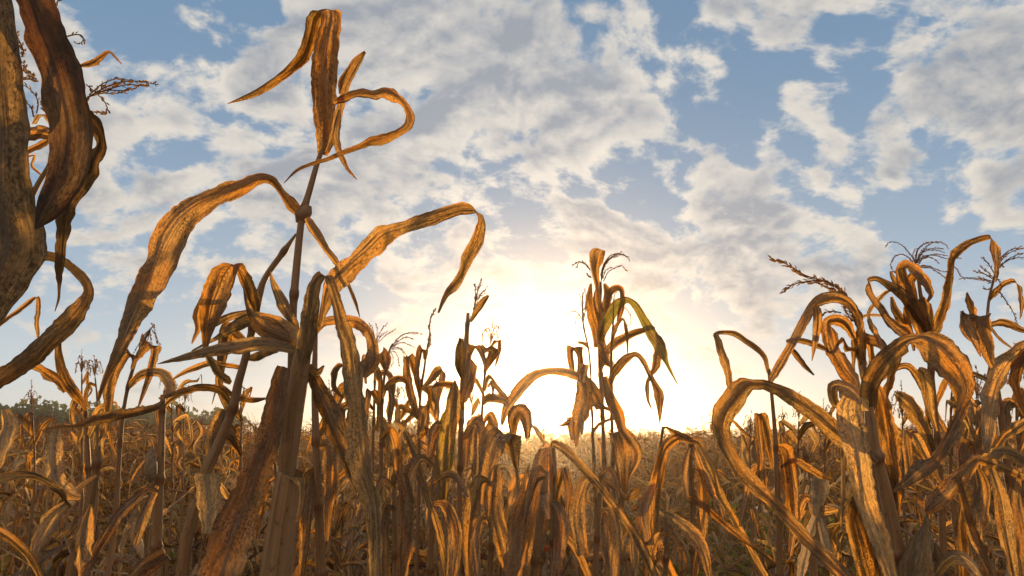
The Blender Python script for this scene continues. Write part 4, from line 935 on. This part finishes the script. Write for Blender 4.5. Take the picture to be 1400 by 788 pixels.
mleaf(N_, [(1350,480,6),(1348,448,16),(1342,432,24,0),(1338,438,24,0),(1342,455,25),(1348,472,22),(1353,490,14),(1360,505,10),(1368,516,4)], 1.38, 1.32, .5)
mleaf(N_, [(1352,470,6),(1356,485,8),(1354,505,7),(1349,515,2)], 1.37, 1.35, .5)
mleaf(N_, [(1362,535,5),(1350,520,6),(1332,512,7),(1310,505,4)], 1.4, 1.45, .4)
mtassel(N_, [[(1362,372),(1368,358),(1380,346),(1394,341),(1410,338)],[(1362,372),(1370,362),(1384,354),(1405,352)],[(1362,370),(1366,356),(1378,344),(1395,338)],[(1360,375),(1352,362),(1346,355),(1341,352)],[(1358,382),(1348,376),(1340,372),(1334,372)],
             [(1358,380),(1348,370),(1340,365)],[(1357,392),(1350,396),(1345,393)],[(1358,385),(1345,382),(1330,380),(1314,381)],[(1360,378),(1366,385),(1368,392),(1366,400)],[(1362,370),(1368,362),(1372,364)],[(1358,388),(1348,384),(1338,378)],[(1366,398),(1374,410),(1384,425),(1392,445)],[(1362,372),(1374,358),(1392,348),(1404,346)]], 1.4, 1.38, .0012, .0055, .9, .005)

W_ = thing('corn_plant', 'corn plant cut by the right edge, grey curved leaf above a dark creased one', 'corn plant', base_of(1440, 700, 1.15))
mstalk(W_, [(1425,800,20),(1430,700,18),(1432,600,15),(1428,500,12),(1420,420,9)], 1.15, 1.15, .5)
mleaf(W_, [(1424,470,10),(1405,474,18),(1388,486,22),(1372,502,25),(1362,522,25),(1357,545,25),(1354,570,24),(1352,596,20),(1349,620,6)], 1.13, 1.05, .1, across=10)
mleaf(W_, [(1426,470,12),(1408,484,20),(1394,500,17),(1389,520,16),(1394,545,14),(1404,568,8)], 1.1, 1.1, .75)
mleaf(W_, [(1430,660,6),(1400,652,9),(1375,641,12),(1352,632,14),(1336,630,14,70),(1320,648,24),(1300,668,28),(1280,688,27),(1264,700,8)], 1.12, .95, .55, across=10)
mleaf(W_, [(1345,645,8),(1352,628,16),(1364,620,18),(1382,620,16),(1404,632,16),(1425,645,10)], 1.1, 1.12, .1)
mleaf(W_, [(1428,560,8),(1400,580,14),(1375,600,14),(1358,625,12),(1350,650,5)], 1.2, 1.2, .4)
mleaf(W_, [(1336,640,10),(1343,670,22),(1340,710,26),(1337,750,22),(1334,800,12)], 1.1, 1.05, .4)
mleaf(W_, [(1356,640,8),(1368,680,20),(1374,720,24),(1382,760,18),(1392,810,10)], 1.15, 1.1, .3)
mleaf(W_, [(1395,640,8),(1392,680,22),(1400,730,26),(1404,790,18)], 1.2, 1.1, .5)
mleaf(W_, [(1310,650,6),(1318,690,12),(1330,730,14),(1350,770,12),(1365,810,6)], 1.0, .95, .6)
mleaf(W_, [(1320,800,16),(1318,760,24),(1314,720,18),(1316,690,6)], 1.1, 1.1, .6)

Z_ = thing('corn_plant', 'low corn plant at the bottom right holding an upright husked ear', 'corn plant', base_of(1270, 860, 1.0))
mstalk(Z_, [(1262,860,20),(1264,820,18),(1265,790,16)], 1.0, 1.0, .4)
mk('ear', [tube(np.array([at(1263,800,1.0), at(1262,780,1.0), at(1262,760,1.0), at(1264,740,1.0), at(1267,718,1.0), at(1268,702,1.0)]), [.024,.027,.022,.013,.006,.001], 16, .3)], M_HUSK, Z_, Z_.location)
mleaf(Z_, [(1246,815,22,0),(1242,785,24),(1242,765,18),(1248,745,10),(1253,728,2)], .99, .97, .4, M_HUSK, name='husk_leaf')
mleaf(Z_, [(1284,815,24,0),(1287,785,22),(1284,765,16),(1279,742,3)], .99, .97, .4, M_HUSK, name='husk_leaf')
mleaf(Z_, [(1262,820,30,0),(1262,785,34),(1263,760,22),(1266,735,10),(1268,708,2)], .965, .96, .3, M_HUSK, name='husk_leaf', fold=-.3)
mleaf(Z_, [(1270,800,10),(1292,770,18),(1310,762,20),(1330,775,16),(1345,800,8)], .98, .9, .1)
Y_ = thing('corn_plant', 'corn plant with a bleached open husk showing between the looping leaf and its stalk', 'corn plant', base_of(1118, 700, 1.6))
mstalk(Y_, [(1112,800,12),(1113,750,12),(1116,710,11),(1110,660,9),(1098,610,6)], 1.6, 1.6, .4)
mleaf(Y_, [(1117,712,10,0),(1118,695,20,0),(1121,672,27,0),(1118,657,24,0),(1120,650,10,0)], 1.57, 1.56, .0, M_HUSK, name='husk_leaf', curl=.3)
mleaf(Y_, [(1116,706,10),(1106,735,15),(1098,770,14),(1092,810,8)], 1.55, 1.5, .0, M_HUSK, name='husk_leaf')
mleaf(Y_, [(1120,708,8),(1127,732,13),(1135,758,9),(1138,770,3)], 1.55, 1.5, .0, M_HUSK, name='husk_leaf')
mleaf(Y_, [(1118,700,6),(1130,698,14),(1146,697,4)], 1.57, 1.56, .1)
mleaf(Y_, [(1112,690,5),(1104,680,12),(1095,690,14),(1086,720,12),(1080,760,6)], 1.6, 1.5, .6)

# --- small plants standing out against the horizon glow
def wisp(label, x, d, ytop, v_leaves, lean=0, up=26, n=8, spread=.5, reach=22, base=640, thick=.0016):
    o = thing('corn_plant', label, 'corn plant', base_of(x, base+40, d))
    ys = np.linspace(base+40, ytop+up, 7); st = [(x+lean*((base-y_)/(base-ytop))**2+rnd.uniform(-1, 1), y_, 5.0-2.6*i_/6) for i_, y_ in enumerate(ys)]
    k_ = 0.018*FPX/d/5.0; st = [(a_, b_, max(1.2, c_*k_*.9)) for a_, b_, c_ in st]
    mstalk(o, st, d, d, .6)
    wl = 0.055*FPX/d
    for i_ in range(v_leaves):
        f = (i_+.5)/v_leaves; y0 = base-10+(ytop+up-base+10)*f*.96; sgn = (1 if i_ % 2 else -1)*(1 if rnd.random() < .8 else -1); x0 = float(np.interp(-y0, [-s_[1] for s_ in st], [s_[0] for s_ in st]))
        Lp_ = rnd.uniform(.14, .30)*FPX/d*.5; wv_ = wl*rnd.uniform(.3, .75); rx = rnd.uniform(.25, 1.0)*sgn*Lp_; k2 = rnd.random(); j = lambda q: rnd.uniform(-q, q)*Lp_
        if k2 < .45:      # up, creased, then hanging
            hg = rnd.uniform(.2, .9)*Lp_; lp = [(x0, y0, wv_*.4), (x0+rx*.5+j(.05), y0-hg*.6, wv_), (x0+rx*.8, y0-hg, wv_*.8), (x0+rx*.95, y0-hg*.9, wv_*.5), (x0+rx+j(.15), y0-hg*.1, wv_*.9), (x0+rx*.9+j(.25), y0+Lp_*rnd.uniform(.3, .7), wv_*.6), (x0+rx*.9+j(.4), y0+Lp_*rnd.uniform(.8, 1.3), 1)]
        elif k2 < .75:    # a limp blade hanging along the stalk
            lp = [(x0, y0, wv_*.5), (x0+rx*.25, y0-Lp_*.12, wv_), (x0+rx*.4, y0+Lp_*.1, wv_*1.1), (x0+rx*.45+j(.1), y0+Lp_*.5, wv_), (x0+rx*.3+j(.2), y0+Lp_*.9, wv_*.6), (x0+rx*.5+j(.2), y0+Lp_*1.25, 1)]
        else:             # stiff slanting spear with a broken tip
            lp = [(x0, y0, wv_*.5), (x0+rx*.5, y0-Lp_*.6+j(.2), wv_), (x0+rx, y0-Lp_*1.0+j(.3), wv_*.6), (x0+rx*1.15, y0-Lp_*.9+j(.2), wv_*.3), (x0+rx*1.25+j(.2), y0-Lp_*.5, 1)]
        mleaf(o, lp, d, d-rnd.uniform(-.1, .2), rnd.uniform(.1, .9), across=4)
    mtassel(o, fan(st[-1][0], ytop+up, up, n, spread, reach, 1.0, lean*.3), d, d, thick, .009, .6, .014, .1)
    return o
WISPS = [(112, 3.4, 478, 6, 'with a feathery tassel left of the long arched leaf tip'), (134, 3.2, 486, 7, 'with two crossed top leaves left of the long arched leaf tip'), (47, 3.6, 520, 5, 'with a low tassel under the lowest left loop'),
         (236, 3.6, 512, 6, 'low and bushy right of the nodding tassel cage'), (250, 4.2, 520, 5, 'pale and thin behind the slanting plant'), (455, 3.0, 520, 6, 'peeping up beside the pale folded leaf of the tallest'), (548, 3.2, 520, 7, 'low between drooping plume tassel and straight wisp'),
         (598, 3.0, 505, 7, 'between the straight wisp tassel and the green streaked blade'), (646, 3.4, 520, 6, 'low in front of the blunt broken stalk'), (742, 4.6, 570, 5, 'tiny and dark right below the sun disc'), (1025, 4.0, 560, 5, 'thin in the opening beneath the looping leaf'), (1090, 3.2, 535, 6, 'between the sharp bent strap and the big loop'),
         (1128, 3.6, 545, 6, 'leaning against the large looping leaf, short'), (940, 6.5, 590, 5, 'small, standing by the torn grey leaf'), (1190, 2.6, 500, 6, 'behind the large looping leaf plant'), (1300, 2.4, 480, 7, 'deep inside the right hand thicket, wiry'), (1235, 2.6, 520, 6, 'seen through the arch of the right loop'), (1335, 2.2, 500, 6, 'half hidden by the grey curved right edge leaf'),
         (1392, 2.2, 470, 6, 'at the right edge behind the dark creased leaf'), (330, 2.8, 520, 6, 'behind the foot of the slanting plant'), (376, 3.4, 540, 5, 'low between the slanting and the tallest plant'), (1075, 4.4, 556, 5, 'short, behind the sharp bent strap')]
for (x_, d_, yt_, nl_, txt) in WISPS:
    wisp('slender corn plant ' + txt, x_, d_, yt_, nl_, lean=rnd.uniform(-8, 8), up=rnd.uniform(.10, .16)*FPX/d_, n=rnd.choice([6, 8, 10]), reach=rnd.uniform(.07, .12)*FPX/d_)

# ------------------------------------------------------------------ the evening haze over the field
hz = bpy.data.meshes.new('haze')
x0, x1, y0, y1, z0, z1 = -605, 605, -64, 605, -1.2, 14
hz.from_pydata([(x, y, z) for z in (z0, z1) for x, y in ((x0, y0), (x1, y0), (x1, y1), (x0, y1))], [], [(3,2,1,0),(4,5,6,7),(0,1,5,4),(1,2,6,5),(2,3,7,6),(3,0,4,7)])
ho = bpy.data.objects.new('haze', hz); col.objects.link(ho); ho['kind'] = 'stuff'; ho['label'] = 'thin golden evening haze over the field'; ho['category'] = 'haze'
hm = bpy.data.materials.new('haze_air'); hm.use_nodes = True; E.nt = hm.node_tree; hm.node_tree.nodes.clear()
pv = hm.node_tree.nodes.new('ShaderNodeVolumePrincipled'); pv.inputs['Color'].default_value = (1, .87, .68, 1); pv.inputs['Density'].default_value = 0.0014; pv.inputs['Anisotropy'].default_value = 0.90
oo = hm.node_tree.nodes.new('ShaderNodeOutputMaterial'); hm.node_tree.links.new(pv.outputs[0], oo.inputs['Volume']); hz.materials.append(hm)
